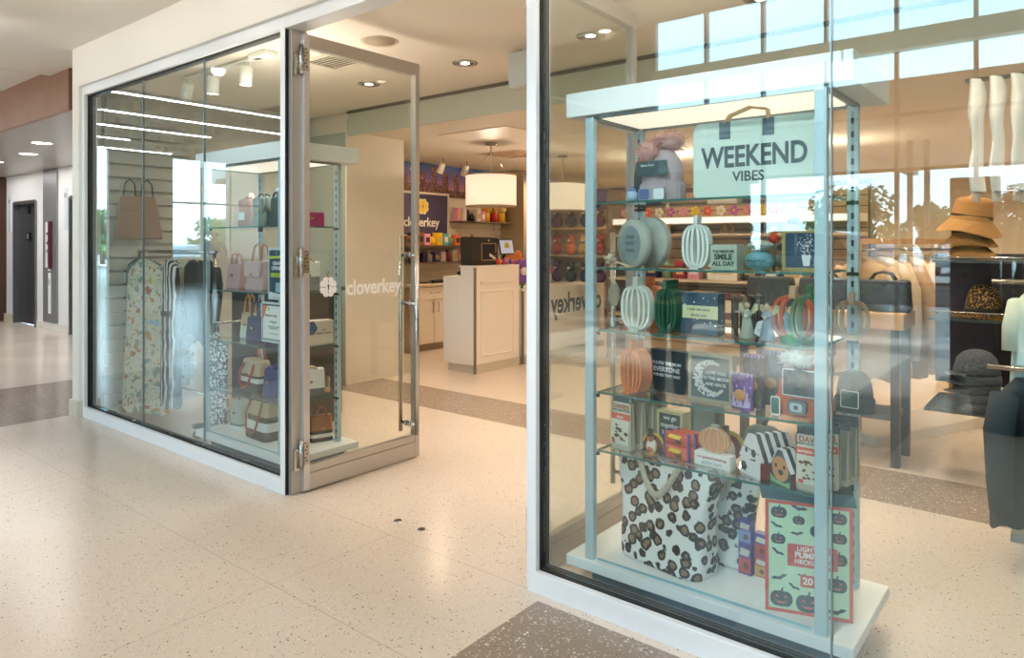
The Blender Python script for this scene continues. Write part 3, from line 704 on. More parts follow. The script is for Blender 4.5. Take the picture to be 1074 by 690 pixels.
def gable(label, loc, rz, w, h, d, front, roof, kind):
    t = thing('treat_box', label, 'treat box', loc, rz, 'house shaped treat boxes')
    P = [(-w/2, 0), (w/2, 0), (w/2, h*.45), (w*.12, h), (-w*.12, h), (-w/2, h*.45)]
    obj('carton', B().prism(P, 0, d), pm('#7d2f2f', .5, 0, .1, 30), t)
    fp = [(x*1.04, z*1.03) for x, z in P]
    obj('front_face', B().prism(fp, -.002, 0), pm(front, .5), t)
    b = B(); db = B()
    for k in range(9):
        y0 = -.004+(d+.004)*k/9; y1 = y0+(d+.004)/9*.96
        for s in (-1, 1):
            q = [(s*w*.54, h*.42), (s*w*.12, h*1.0), (s*w*.12, h*1.04), (s*w*.56, h*.46)]
            (b if k % 2 == 0 else db).prism(q if s < 0 else q[::-1], y0, y1)
        (b if k % 2 == 0 else db).bx(-w*.13, w*.13, y0, y1, h*1.0, h*1.035)
    obj('roof', b, pm('#eceae6', .5), t); obj('roof_scallops', db, pm('#3a4850', .5), t)
    b = B()
    if kind == 'ghost':
        b.prism(ell(-.02, h*.62, .007, .009, 12), -.0035, -.002); b.prism(ell(.02, h*.6, .012, .014, 14), -.0035, -.002); b.tube([(-.05, -.003, h*.72), (.05, -.003, h*.62)], .0015, 5)
        b.prism([(-.01, h*.4), (.03, h*.42), (.03, h*.47), (.01, h*.44)], -.0035, -.002)
        b.prism(ell(-.035, h*.2, .016, .016, 14), -.0035, -.002)
        for k in range(6): b.tube([(-.035, -.003, h*.2), (-.035+.026*cos(k*1.05), -.003, h*.2+.02*sin(k*1.05))], .001, 4)
    else:
        b.prism(ell(-.02, h*.52, .005, .007, 12), -.0045, -.003); b.prism(ell(.022, h*.54, .005, .007, 12), -.0045, -.003); b.prism(ell(.004, h*.36, .012, .009, 14), -.0045, -.003)
        obj('pumpkin_face', B().prism(ell(0, h*.45, w*.42, h*.36, 24), -.003, -.002), pm('#d9a06f', .5), t)
        obj('leafy_edge', B().prism([(-w*.5, 0), (w*.5, 0), (w*.5, h*.18), (w*.2, h*.08), (-w*.2, h*.1), (-w*.5, h*.22)], -.0042, -.0032), pm('#8fc58a', .5), t)
    obj('printed_face', b, pm('#27323a', .5), t)
    return t
gable('white ghost face house shaped treat box with scalloped roof on the lowest shelf', (-.9, .185, S5), -34, .105, .14, .15, '#f1f0ee', 0, 'ghost')
gable('orange pumpkin face house shaped treat box beside the ghost one', (-.79, .165, S5), -34, .1, .115, .14, '#44545c', 0, 'pumpkin')
t = thing('felt_pumpkin', 'squat grey green pumpkin behind the treat boxes', 'pumpkin decoration', (-.93, .405, S5), 0)
obj('body', B().grid(lambda u, v: (lambda r: (r*cos(2*pi*u)*(1+.07*cos(16*pi*u)), r*.6*sin(2*pi*u)*(1+.07*cos(16*pi*u)), .065-.065*cos(pi*v)))(.075*sin(pi*max(.02, min(.98, v)))**.7), 64, 14, True), pm('#76817a', .8), t)
obj('stem', B().tube([(0, 0, .12), (.004, 0, .14), (.014, 0, .155)], [.012, .009, .008], 8), pm('#4a4f45', .8), t)
# ---------------------------------------------------------------- shelf 4
outline_pumpkin('orange wooden cut-out pumpkin at the door end of the second shelf up', (-1.365, .21, S4), -14, .118, .205, '#d77a45', '#b05f38', .06)
block_sign('block_sign', "dark box sign reading you're the mom everyone wishes they had", (-1.262, .30, S4), -10, .165, .165, .045, '#2b3a42', None, .01, [("YOU'RE THE MOM", .0165, .112), ('EVERYONE', .0255, .088), ('WISHES THEY HAD', .015, .065)], '#e9edee', bold=.02)
t = block_sign('framed_sign', 'square framed sign with white floral moon reading love you to the moon and back', (-1.06, .235, S4), -6, .178, .178, .03, '#3f5a64', '#a29a84', .0125, [], '#e8eeee')
for s, z, x in (('LOVE YOU', .109, .022), ('TO THE MOON', .088, .022), ('AND BACK', .067, .022)): text(s, .0165, pm('#eef1f0', .6), t, (x, -.0172, z), bold=.012)
b = B(); rnd = random.Random(8)
for i in range(330):
    a = R(rnd.uniform(62, 318)); q = min(1, abs((math.degrees(a)-190)/130)); r = .058*(1+rnd.uniform(-.5, .5)*.62*(1-q**1.6))
    x, z = .006+r*cos(a)*1.0, .089+r*sin(a); s = rnd.uniform(.003, .006); k0 = rnd.random()*6
    b.prism([(x+s*cos(k0+k*pi/5)*(1 if k % 2 else .5), z+s*sin(k0+k*pi/5)*(1 if k % 2 else .5)) for k in range(10)], -.0172, -.0166)
obj('floral_moon', b, pm('#eef1f0', .6), t)
for i, (x, y, z, l) in enumerate(((-.93, .19, 0, 'front shiny purple candy bag with pumpkin picture by the moon sign'), (-.915, .255, .0, 'shiny purple candy bag leaning behind the front candy bag'), (-.875, .33, .0, 'rear dark shiny candy bag by the orange beanie'))):
    t = thing('candy_bag', l, 'candy bag', (x, y, S4), -8+i*3, 'shiny candy bags'); hh = (.125, .185, .19)[i]
    def f(u, v, s=-1): return (-.042+.084*u, s*(.02*(sin(pi*u)**.5)*(1-v)**.6+.001+.002*sin(20*u+8*v)), hh*v)
    b = B().grid(lambda u, v: f(u, v), 15, 12); b.grid(lambda u, v: f(1-u, v, 1), 15, 12)
    obj('foil_bag', b, pm(('#6c4a90', '#3c3050', '#34304a')[i], .18, .55, .35, 30, bump=.8, bscale=45), t)
    b = B().grid(lambda u, v: (-.035+.07*u, f(.08+.84*u, .1+.75*v)[1]-.0015, hh*(.08+.6*v)), 8, 6); obj('clear_front', b, pm(('#b9a9cc', '#4d5a3a', '#3a3f35')[i], .15, 0, .35, 40), t)
    b = B(); b.ball((.002, -.024 if i == 0 else -.021, hh*.42), (.022, .004, .02), 14, 8); obj('pumpkin_print', b, pm('#c98543', .5), t)
    b = B().grid(lambda u, v: (-.043+.086*u, -.004+.004*sin(40*u), hh*(.94+.08*v)), 41, 3); obj('crimped_top', b, pm('#b9a6d6', .2, .6), t)
def c1(t, ry):
    card_plate(t, -.036, .08, .075, .165, -ry*1.35-.01, '#3a4750'); 
    card_plate(t, -.083, -.05, .0, .062, -ry*1.25, '#2f6a62', name='tag')
beanie('headlamp_beanie', 'orange beanie with built-in lamp, card and fur pompoms on the second shelf', (-.742, .255, S4), -4, '#dd6a41', .175, .17, pomcols=[('#20252a', .02, -.085, .135, (.056, .045, .04)), ('#eceae6', -.005, -.04, .19, (.06, .05, .04)), ('#2f9a52', -.03, .0, .245, (.055, .045, .035))], lampc=(.005, .035), card=c1)
beanie('headlamp_beanie', 'black beanie with small green card past the front post', (-.615, .40, S4), -4, '#2a2f36', .12, .15, card=lambda t, ry: card_plate(t, -.03, .03, .02, .08, -ry*1.25, '#2f5a52', '#dfe6d8'), seed=3)
# ---------------------------------------------------------------- shelf 3
outline_pumpkin('cream wooden cut-out pumpkin at the door end of the middle shelf', (-1.352, .20, S3), -8, .142, .208, '#dfe6dc', '#d9d9cf', .03)
outline_pumpkin('orange cut-out pumpkin hidden behind the cream one', (-1.35, .30, S3), -8, .142, .205, '#cf6f3e', '#b05f38', .03)
outline_pumpkin('dark green wooden cut-out pumpkin beside the starry box', (-1.222, .22, S3), -14, .11, .2, '#1f5a43', '#0f2d26', .06)
STAR = rampmat('starry_print', lambda nt, tc: mixc(nt, math_(nt, 'LESS_THAN', tex(nt, 'ShaderNodeTexVoronoi', tc, 46).outputs['Distance'], .16), '#34566a', '#e6eef0'), .5)
t = thing('keepsake_box', 'navy starry box with cream label reading I told the stars about you', 'box', (-1.1, .24, S3), -4)
obj('carton', B().bx(-.075, .075, -.03, .03, 0, .155), STAR, t, bev=.002)
p = obj('label_band', B().bx(-.0752, .076, -.0318, -.0302, .06, .108), pm('#d9dcae', .6), t)
text('I told the stars', .0155, pm('#5d6a64', .6), p, (0, -.033, .094), bold=.004); text('about you', .0155, pm('#5d6a64', .6), p, (0, -.033, .073), bold=.004)
for i in range(4):
    t = thing('photo_frame', 'dark wooden photo frame, %s of four leaning on the middle shelf' % ORD[i], 'photo frame', (-1.0+.022*i, .30+.025*i, S3), -62, 'photo frames on the middle shelf')
    b = B(); b.ringrect(-.055, .055, 0, .145, .016, -.008, .006); obj('frame', b, pm(('#39332c', '#8b6f45', '#2c2a29', '#3f372e')[i], .5, 0, .15, 25), t, bev=.002)
    obj('picture', B().bx(-.04, .04, -.002, .004, .015, .13), pm(('#6b7468', '#8a8f7c', '#5a6668', '#7c7566')[i], .3), t)
def angel(label, loc, rz, dress, h=.145):
    t = thing('angel_figurine', label, 'figurine', loc, rz, 'angel figurines'); k = h/.145
    obj('dress', B().lathe([(.0001, 0), (.026*k, 0), (.0265*k, .004), (.019*k, .05*k), (.011*k, .095*k), (.008*k, .104*k), (.0001, .108*k)], n=24), pm(dress, .8, 0, .08, 40), t)
    hd = obj('head', B().ball((0, 0, .119*k), (.010*k, .010*k, .0125*k), 14, 10), pm('#cfb8a2', .7), t)
    obj('hair', B().ball((0, .003, .123*k), (.0115*k, .0105*k, .012*k), 14, 10), pm('#6a5a4a', .8), hd)
    b = B()
    for s in (-1, 1): b.add([(s*.006*k, .008, .09*k), (s*.022*k, .012, .125*k), (s*.034*k, .014, .122*k), (s*.034*k, .014, .105*k), (s*.02*k, .012, .088*k)], [(0, 1, 2, 3, 4)]); b.add([(s*.006*k, .0095, .09*k), (s*.022*k, .0135, .125*k), (s*.034*k, .0155, .122*k), (s*.034*k, .0155, .105*k), (s*.02*k, .0135, .088*k)], [(4, 3, 2, 1, 0)])
    obj('wings', b, pm('#b9b48c', .5, .3), t)
    b = B()
    for s in (-1, 1): b.tube([(s*.010*k, 0, .098*k), (s*.017*k, -.008, .085*k), (s*.003*k, -.016, .08*k)], .0035*k, 6)
    obj('arms', b, pm(dress, .8), t)
    obj('heart', B().ball((0, -.019*k, .082*k), (.007*k, .003*k, .007*k), 10, 6), pm('#d8d2c2', .5), t)
    return t
angel('sage green angel figurine beside the photo frames', (-.925, .22, S3), 5, '#a9b0a0')
angel('grey blue angel figurine between the green and bright blue ones', (-.85, .21, S3), -6, '#8fa0ae')
angel('bright blue angel figurine beside the orange cut-out pumpkin', (-.818, .30, S3), 0, '#7da3b4', .132)
t = thing('gift_tag', 'small white card tag leaning between two angel figurines', 'tag', (-.888, .235, S3+.0), 20)
obj('card', B().prism([(-.018, .02), (.014, .0), (.03, .05), (.018, .07), (-.006, .06)], -.001, .001), pm('#e6eaea', .5), t)
text('hope', .011, pm('#69757a', .5), t, (.006, -.0022, .035), rot=(90, -25, 0))
outline_pumpkin('orange open cut-out pumpkin beside the angels', (-.785, .28, S3), -4, .15, .19, '#d8582c', '#c05a34', .022, stemc='#d3b184', wr=.008, rings=(1., .6))
outline_pumpkin('green open cut-out pumpkin overlapping the orange one', (-.705, .19, S3), 6, .125, .2, '#2f6b3f', '#285a35', .022, wr=.008, rings=(1., .55))
outline_pumpkin('cream open cut-out pumpkin behind the green one', (-.745, .35, S3), 6, .13, .19, '#cfe0d8', '#bcd0c8', .022, wr=.008, rings=(1., .55))
outline_pumpkin('tan open cut-out pumpkin past the front post', (-.63, .42, S3), 10, .12, .165, '#a88c6c', '#97805f', .022, wr=.008, rings=(1., .6))
# ---------------------------------------------------------------- shelf 2
for i, (x, y, r, l) in enumerate(((-1.365, .2, .095, 'front round grey plaque standing on edge'), (-1.335, .28, .1, 'second round grey plaque standing behind the front one'))):
    t = thing('round_plaque', l, 'plaque', (x, y, S2), -25+8*i, 'round plaques')
    obj('disc', B().lathe([(.0001, -.018), (r*.96, -.018), (r, -.012), (r, .012), (r*.96, .018), (.0001, .018)], (0, 0, r*.985), 40, Matrix.Rotation(R(90), 4, 'X')), pm('#a8b2aa', .6, 0, .12, 30), t)
    if i == 0:
        obj('face_disc', B().prism(ell(0, r*.985, r*.68, r*.74, 32), -.0195, -.0182), pm('#7d9396', .6, 0, .25, 60), t)
        for k, s in enumerate(('HOME', 'SWEET', 'HOME')): text(s, .02, pm('#5a6f72', .6), t, (0, -.0212, r*1.25-.026*k), bold=.01)
t = thing('dried_bouquet', 'small dried flower bunch lying before the plaque', 'dried flowers', (-1.435, .15, S2), -20)
b = B(); rnd = random.Random(6)
for k in range(9): b.tube([(0, 0, .03), (.05, -.005+.002*k, .018), (.1, -.01+.004*k, .004)], .0016, 5)
obj('stems', b, pm('#b9a88a', .9), t)
b = B(); [b.ball((rnd.uniform(-.03, .01), rnd.uniform(-.015, .015), .03+rnd.uniform(-.015, .02)), .009, 8, 6) for _ in range(16)]
obj('blooms', b, pm('#cdbfa6', .9), t)
outline_pumpkin('pale cut-out pumpkin on the second shelf from the top', (-1.105, .2, S2), -4, .112, .197, '#dfe9e4', '#c9d3cc', .03)
t = block_sign('block_sign', 'sage block sign reading you make me smile all day', (-.99, .2, S2), -4, .1, .09, .06, '#aebfae', None, .01, [('YOU MAKE ME', .0125, .066), ('SMILE', .0275, .046), ('ALL DAY', .021, .022)], '#1d2823', bold=.035)
block_sign('block_sign', 'olive wooden block behind the smile block', (-.925, .32, S2), -4, .08, .085, .05, '#8f8757', None)
STN = lambda c: pm(c, .55, 0, .18, 25)
for i, (x, y, z, rx, rz_, c, l, txt) in enumerate(((-.872, .195, 0, .05, .035, '#5f97a4', 'large teal engraved stone at the bottom of the front cairn', 'New & Brave'), (-.868, .195, .068, .046, .018, '#97a89a', 'flat sage engraved stone on top of the teal stone', 'Sweet Wishes'), (-.815, .34, 0, .055, .032, '#5d6564', 'dark grey stone at the bottom of the rear cairn', None), (-.812, .34, .062, .05, .02, '#4c5a5a', 'flat dark stone second from the bottom of the rear cairn', None), (-.808, .34, .1, .036, .017, '#6f756c', 'grey stone third from the bottom of the rear cairn', None), (-.806, .34, .132, .03, .016, '#9db0a4', 'pale stone fourth from the bottom of the rear cairn', None), (-.802, .34, .162, .026, .014, '#39424a', 'black stone on top of the rear cairn', None))):
    t = thing('stone', l, 'decorative stone', (x, y, S2+z), 10*i, 'stones stacked in cairns')
    obj('stone_body', B().ball((0, 0, rz_), (rx, rx*.75, rz_), 24, 14), STN(c), t)
    if txt: text(txt, .012, pm('#22343c', .6), t, (0, -rx*.75-.0002, rz_), rot=(90, 0, -10*i), bold=.004, shear=.3)
t = thing('bird_figurine', 'small orange and red bird figurine beside the cairn', 'figurine', (-.846, .262, S2+.0), 30)
obj('perch', B().cyl((0, 0, 0), (0, 0, .1), .006, n=10), pm('#7c6a50', .7), t)
obj('body', B().ball((0, 0, .115), (.014, .024, .02), 14, 10), pm('#d9472f', .6), t)
hd = obj('head', B().ball((0, -.014, .142), .014, 14, 10), pm('#e0912c', .6), t); obj('beak', B().cyl((0, -.027, .141), (0, -.037, .139), .004, .0006, 8), BLACK, hd)
b = B().ball((0, .03, .104), (.008, .024, .006), 10, 6, Matrix.Rotation(R(20), 4, 'X')); obj('tail', b, pm('#b8332b', .6), t)
t = block_sign('framed_sign', 'navy sign with gold frame and white vase print next to the bird and cairn', (-.735, .24, S2), -3, .142, .142, .02, '#2c4d66', '#a89a62', .012, [], '#dfe9ee')
b = B(); rnd = random.Random(9)
for _ in range(90):
    a, r = rnd.uniform(0, 6.28), rnd.random()**.5; x, z = .01+.03*r*cos(a), .09+.036*r*sin(a); s = rnd.uniform(.001, .0028); b.prism(ell(x, z, s, s, 6), -.0122, -.0116)
b.prism([(.0, .018), (.02, .018), (.026, .055), (-.006, .055)], -.0122, -.0116); obj('vase_print', b, pm('#e6eef0', .6), t)
for s, z in (('LET', .1), ('IT', .075), ('BE', .05)): pass
text('life is\nsweet', .013, pm('#dfe9ee', .6), t, (.048, -.0125, .03), bold=.005)
# ---------------------------------------------------------------- top shelf
t = thing('weekend_tote', 'large pale mint canvas tote reading WEEKEND VIBES on the top shelf', 'bag', (-.905, .27, S1), 1)
w, h = .44, .275
P = rrect(-w/2, w/2, 0, h, .025)
obj('front_panel', B().prism(P, -.055, -.048), pm('#cfe4da', .7, 0, .03, 10, bump=.1), t, bev=.003)
obj('back_panel', B().prism(P, .048, .055), pm('#c3d8ce', .7, 0, .03, 10), t, bev=.003)
obj('gusset', B().tube([(x, 0, z) for x, z in P], 0, closed=True, flat=(.006, .1)), pm('#b9cfc6', .7), t)
tm = pm('#3f525c', .6)
text('WEEKEND', .104, tm, t, (.0, -.0565, .145), bold=.026, sx=.76); text('VIBES', .05, tm, t, (-.015, -.0565, .075), bold=.02, sx=.95)
for x in (-.1, .055): obj('strap_tab', B().bx(x-.02, x+.02, -.0585, -.055, .215, .275), pm('#5d727c', .6), t)
b = B().tube([(-.1, -.05, .27), (-.09, -.03, .3), (-.02, -.02, .325), (.045, -.03, .31), (.055, -.05, .27)], 0, flat=(.006, .035)); obj('strap', b, pm('#c7a078', .7), t)
def c2(t, ry): 
    card_plate(t, -.075, .065, .10, .155, -ry*1.2, '#39545a', '#39545a', name='label_band')
    text('fleece lined', .013, pm('#e8eeee', .5), t, (-.02, -ry*1.2-.002, .14), bold=.012)
    for x, c, e in ((-.035, '#5d6fa0', '#8fb6c8'), (.03, '#dfeef0', '#7fa7ac')): card_plate(t, x-.026, x+.026, .004, .052, -ry*1.25, c, e, r=.012, name='badge')
beanie('pompom_beanie', 'mauve ribbed beanie with two pink fur pompoms on the top shelf', (-1.285, .28, S1), -4, '#b3a6ac', .175, .215, pomcols=[('#c9a09a', -.035, -.05, .195, (.055, .045, .05)), ('#cfa79f', .035, .01, .235, (.062, .05, .045)), ('#c99f98', -.02, .03, .23, (.05, .05, .045))], card=c2)
beanie('plain_beanie', 'dark teal tall beanie behind the mauve pompom beanie', (-1.41, .40, S1), 0, '#2f4c54', .13, .225, card=lambda t, ry: text('WARM', .012, pm('#dfe8e8', .5), t, (.02, -ry*1.08, .1), bold=.01), seed=4)
t = thing('trinket_dish', 'pale blue glass trinket at the corner of the top shelf', 'trinket', (-1.375, .2, S1), 0)
obj('jar', B().lathe([(.0001, 0), (.02, 0), (.022, .035), (.015, .042), (.0001, .042)], n=20), pm('#a8c8e2', .15, 0, .2, 40), t)
obj('lid', B().lathe([(.017, .042), (.017, .05), (.005, .054), (.006, .062), (.0001, .064)], n=18), pm('#6f83b8', .2), t)
# ================================================================== left case: handbags
L1, L2, L3, L4 = .43, .755, 1.082, 1.49
def handbag(label, loc, rz, w, h, d, bands, handle='#a26b45', hh=.1, taper=.12, group='handbags in the handbag case', strap=True, name='handbag', flap=None, quilt=False, clasp=True, drop=0):
    """bands: [(z fraction, colour)...] from the bottom"""
    t = thing(name, label, 'bag', loc, rz, group)
    def f(u, v):
        a = 2*pi*u
        sx = abs(cos(a))**.3*(1 if cos(a) >= 0 else -1); sy = abs(sin(a))**.45*(1 if sin(a) >= 0 else -1)
        k = 1-taper*v; e = 1-.05*(1-min(1, v/.08))-.05*max(0, (v-.93)/.07)
        q = (1+.035*sin(14*a)*sin(14*v*h/w)) if quilt else 1
        return (w/2*k*e*sx, d/2*(1-.4*v)*e*sy*q, h*v)
    prev = 0
    for i, (z, c) in enumerate(bands):
        n = max(4, int(18*(z-prev))); b = B().grid(lambda u, v: f(u, prev+(z-prev)*v), 56, n, True)
        if i == 0: b.f.append(list(range(56))[::-1]); b.s.append(False); b.m.append(0)
        if i == len(bands)-1: b.f.append([(n-1)*56+k for k in range(56)]); b.s.append(False); b.m.append(0)
        obj('bag_body' if i == 0 else 'colour_band', b, pm(c, .55, 0, .1, 30, bump=.15), t); prev = z
    if strap:
        for s in (-1, 1):
            P = [(-w*.24, s*d*.22, h*.86), (-w*.22, s*d*.24, h*1.0), (-w*.14, s*(d*.2), h+hh*.8), (0, s*d*.16, h+hh), (w*.14, s*d*.2, h+hh*.8), (w*.22, s*d*.24, h), (w*.24, s*d*.22, h*.86)]
            if s < 0 and drop: P = [(-w*.26, -d*.34, h*.88), (-w*.3, -d*.55, h*.6), (-w*.2, -d*.62, h*.25), (w*.02, -d*.64, h*.14), (w*.2, -d*.62, h*.25), (w*.26, -d*.5, h*.6), (w*.22, -d*.34, h*.88)]
            obj('handle', B().tube(P, .0075, 8), pm(handle, .5, 0, .1, 30), t)
    if flap: obj('flap', B().prism(rrect(-w*.42, w*.42, h*.45, h*.98, .02), -d*.5, -d*.36), pm(flap, .5, 0, .08, 30), t, bev=.006)
    if clasp: obj('clasp', B().box((0, -d*.5, h*.55), (.022, .012, .016)), pm('#c9b37a', .25, .9), t, bev=.003)
    return t
t = thing('knitted_scarf', 'pink knitted scarf bundle at the lobby end of the top handbag shelf', 'scarf', (-4.33, .3, L4), 0)
b = B()
for k in range(7): b.tube([(-.06+.02*k, -.02+.01*(k % 3), .0+.0), (-.07+.022*k, .0, .09), (-.05+.018*k, -.015, .17), (-.02+.008*k, .01, .2+.008*(k % 3)), (.0+.01*k, .04, .12), (-.03+.015*k, .05, .0)], [.016, .02, .022, .02, .02, .016], 8)
obj('folds', b, pm('#c99c8d', .95, 0, .25, 30, bump=.6), t)
obj('band_label', B().bx(-.03, .04, -.052, -.048, .05, .1), pm('#dfe6e4', .5), t)
handbag('sage grey camera bag standing on the top shelf of the handbag case', (-4.08, .27, L4), 8, .13, .19, .1, [(1, '#7f8a80')], '#5c665e', .02, .04, flap='#8a958b')
handbag('dark teal backpack beside the sage camera bag', (-3.93, .28, L4), -5, .13, .185, .1, [(1, '#41595c')], '#2f4346', .03, .1)
t = thing('card_sign', 'pale blue card leaning behind the sage camera bag', 'sign', (-4.07, .42, L4), 0)
obj('card', B().prism(rrect(-.12, .12, .0, .26, .01), -.003, .003), pm('#cfe0e4', .5), t); obj('foot', B().bx(-.05, .05, -.003, .04, 0, .005), pm('#b7c7cb', .5), t)
handbag('magenta zip pouch at the door end of the top handbag shelf', (-3.76, .40, L4), 70, .16, .09, .04, [(1, '#a8225f')], '#8d1b50', .03, .02, strap=False)
handbag('small dusty pink tote at the lobby end of the second handbag shelf', (-4.41, .27, L3), 8, .15, .165, .09, [(1, '#c3a09f')], '#c3a09f', .07, .1)
handbag('large dusty pink satchel with twisted straps on the second handbag shelf', (-4.12, .27, L3), -6, .26, .19, .13, [(1, '#cbb0ab')], '#b88e7c', .11, .14, flap='#d3bab5')
handbag('white and grey pleated case at the door end of the second handbag shelf', (-3.78, .385, L3), 68, .15, .19, .09, [(.5, '#8d959a'), (1, '#e6ece9')], '#c3a98a', .02, .02)
t = thing('pyramid_pouch', 'dusty pink pyramid pouch at the door end of the second handbag shelf', 'bag', (-3.73, .50, L3), 20)
obj('pouch', B().lathe([(.0001, 0), (.055, 0), (.055, .008), (.006, .1), (.0001, .1)], n=4), pm('#b86a67', .7), t, bev=.005); obj('loop', B().tube([(0, 0, .1), (.008, 0, .115), (0, 0, .125), (-.008, 0, .115)], .002, 6, True), pm('#5e2f30', .6), t)
handbag('cream and gold shoulder bag hanging strap up on the third handbag shelf', (-4.3, .3, L2), 0, .16, .17, .08, [(.5, '#d8dccb'), (1, '#c9b58d')], '#b98a4a', .12, .1)
handbag('navy quilted shoulder bag beside the cream one', (-4.1, .24, L2), 0, .2, .16, .09, [(1, '#33406a')], '#33406a', .1, .05, quilt=True)
handbag('navy dotted wristlet behind the welcome sign', (-3.93, .28, L2), 0, .12, .13, .06, [(1, '#2b3763')], '#2b3763', .04, .05, quilt=True)
t = thing('gold_gift_box', 'gold and amber gift box near the hinge post on the third shelf', 'box', (-3.72, .25, L2), 75)
obj('carton', B().bx(-.05, .05, -.04, .04, 0, .23), pm('#d39a2c', .4, .2, .15, 10), t, bev=.002); obj('lid', B().bx(-.052, .052, -.042, .042, .23, .265), pm('#b8351f', .4), t, bev=.002)
t = thing('pillow_box', 'white printed pillow box with blue pillow picture on the third shelf', 'box', (-3.76, .43, L2), 78)
obj('carton', B().bx(-.1, .1, -.045, .045, 0, .145), pm('#e9e4da', .5), t, bev=.002)
obj('picture', B().prism([(-.095, .06), (-.03, .06), (-.005, .1), (-.03, .142), (-.095, .142)], -.0462, -.0452), pm('#3f6ea8', .5, 0, .3, 30), t)
text('travel', .011, pm('#3d3a36', .5), t, (.035, -.047, .088), bold=.01); text('MEMORY PILLOW', .0125, pm('#3d3a36', .5), t, (.035, -.047, .066), bold=.01)
handbag('cream, black and white tote with red straps on the lowest glass shelf', (-4.19, .28, L1), -4, .26, .2, .14, [(.3, '#2a2d30'), (.45, '#eceae4'), (.52, '#2a2d30'), (1, '#c9b599')], '#c03a30', .09, .1, drop=1)
handbag('blue quilted cube bag under the welcome sign', (-3.93, .24, L1), 0, .14, .17, .09, [(1, '#3b4a86')], '#3b4a86', .02, .02, quilt=True)
handbag('white quilted handbag with grey base at the door end of the lowest glass shelf', (-3.77, .39, L1), 66, .19, .17, .1, [(.3, '#59616a'), (1, '#e9e6df')], '#b9a98a', .01, .04, quilt=True)
t = thing('glass_vase', 'clear glass vase beside the white quilted handbag', 'vase', (-3.73, .475, L1), 0)
obj('bowl', B().lathe([(.0001, 0), (.03, 0), (.034, .01), (.034, .11), (.031, .11), (.031, .012), (.0001, .01)], n=24), SHGLASS, t); obj('band', B().lathe([(.0345, .02), (.035, .03), (.0345, .04)], n=24), pm('#c7a36f', .3, .5), t)
handbag('large cream and black tote with looped brown straps on the handbag case floor', (-4.09, .28, S0), -4, .29, .27, .16, [(.22, '#2b2c2e'), (.42, '#e9e9e4'), (.55, '#33302e'), (1, '#c3b090')], '#9a6238', .05, .18, drop=1)
handbag('small pale striped box bag at the lobby end of the handbag case floor', (-4.42, .3, S0), 4, .13, .2, .1, [(.12, '#e6ecec'), (.2, '#6b7a7c'), (1, '#b5bfba')], '#7c6a58', .02, .02)
handbag('glossy black patent bag beside the hinge post', (-3.79, .30, S0), 60, .15, .25, .12, [(1, '#1c2730')], '#1c2730', .04, .12)
handbag('brown saddle bag with striped base at the door end of the handbag case floor', (-3.75, .46, S0), 72, .15, .16, .09, [(.16, '#2a2724'), (.3, '#e6e3da'), (.42, '#2a2724'), (1, '#9a623a')], '#7d4c2b', .05, .1)
t = thing('bag_charm', 'black tag on a cord hanging in the handbag case by the magenta pouch', 'tag', (-3.685, .31, 1.40), 80)
obj('tag', B().prism(rrect(-.015, .015, -.06, .02, .004), -.002, .002), BLACK, t); obj('cord', B().tube([(0, 0, .02), (.02, 0, .085), (.05, 0, .0922)], .0018, 6), pm('#b9a98a', .7), t)
# acrylic notices on the inside of the glass
t = thing('notice', 'grand opening notice in dark blue and lime stuck inside the handbag window', 'notice', (-3.575, .05, 1.06), 0)
obj('acrylic_frame', B().bx(-.10, .10, -.006, .006, 0, .3), pm('#cfe2e6', .25), t, bev=.002)
obj('sheet', B().bx(-.085, .085, -.0085, -.0062, .02, .285), pm('#274a5e', .5), t)
obj('lime_band', B().prism([(-.085, .235), (.085, .245), (.085, .255), (-.085, .25)], -.0095, -.0086), pm('#c3d94a', .5), t)
obj('lime_plate', B().bx(-.07, .085, -.0095, -.0086, .13, .155), pm('#a9c43c', .5), t)
b = B().bx(-.02, .06, -.0095, -.0086, .045, .1); obj('picture', b, pm('#9fc0cf', .5), t); obj('logo_print', B().bx(-.02, -.005, -.0095, -.0086, .262, .278), pm('#4fb36a', .5), t)
text('GRAND\nOPENING', .03, pm('#f2f5f2', .5), t, (.005, -.0098, .195), bold=.02)
obj('pale_foot', B().prism([(-.085, .02), (.085, .02), (.085, .03), (-.085, .045)], -.0095, -.0086), pm('#dfe9ea', .5), t)
t = thing('notice', 'white welcome notice with orange corner stuck inside the handbag window', 'notice', (-3.615, .05, .81), 0)
obj('acrylic_frame', B().bx(-.13, .13, -.006, .006, 0, .235), pm('#cfe2e6', .25), t, bev=.002)
obj('mat', B().bx(-.118, .118, -.008, -.0062, .014, .222), pm('#52646c', .5), t)
obj('sheet', B().bx(-.11, .11, -.0092, -.0082, .022, .214), pm('#eef2ee', .5), t)
obj('orange_corner', B().prism([(-.11, .13), (-.06, .214), (-.11, .214)], -.0102, -.0094), pm('#e0793f', .5), t)
obj('logo_print', B().bx(-.055, -.042, -.0102, -.0094, .185, .205), pm('#3fa45a', .5), t)
text('Welcome to the', .0185, pm('#3c4a4a', .5), t, (-.09, -.0104, .158), align='LEFT', bold=.012); text('During your', .015, pm('#3c4a4a', .5), t, (-.04, -.0104, .122), align='LEFT', bold=.01)
text('Visit the gift shop for travel\nneeds and souvenirs', .0105, pm('#59676a', .5), t, (0, -.0104, .09)); text('Thank you for stopping by', .0085, pm('#6f9a5a', .5), t, (.0, -.0104, .055))
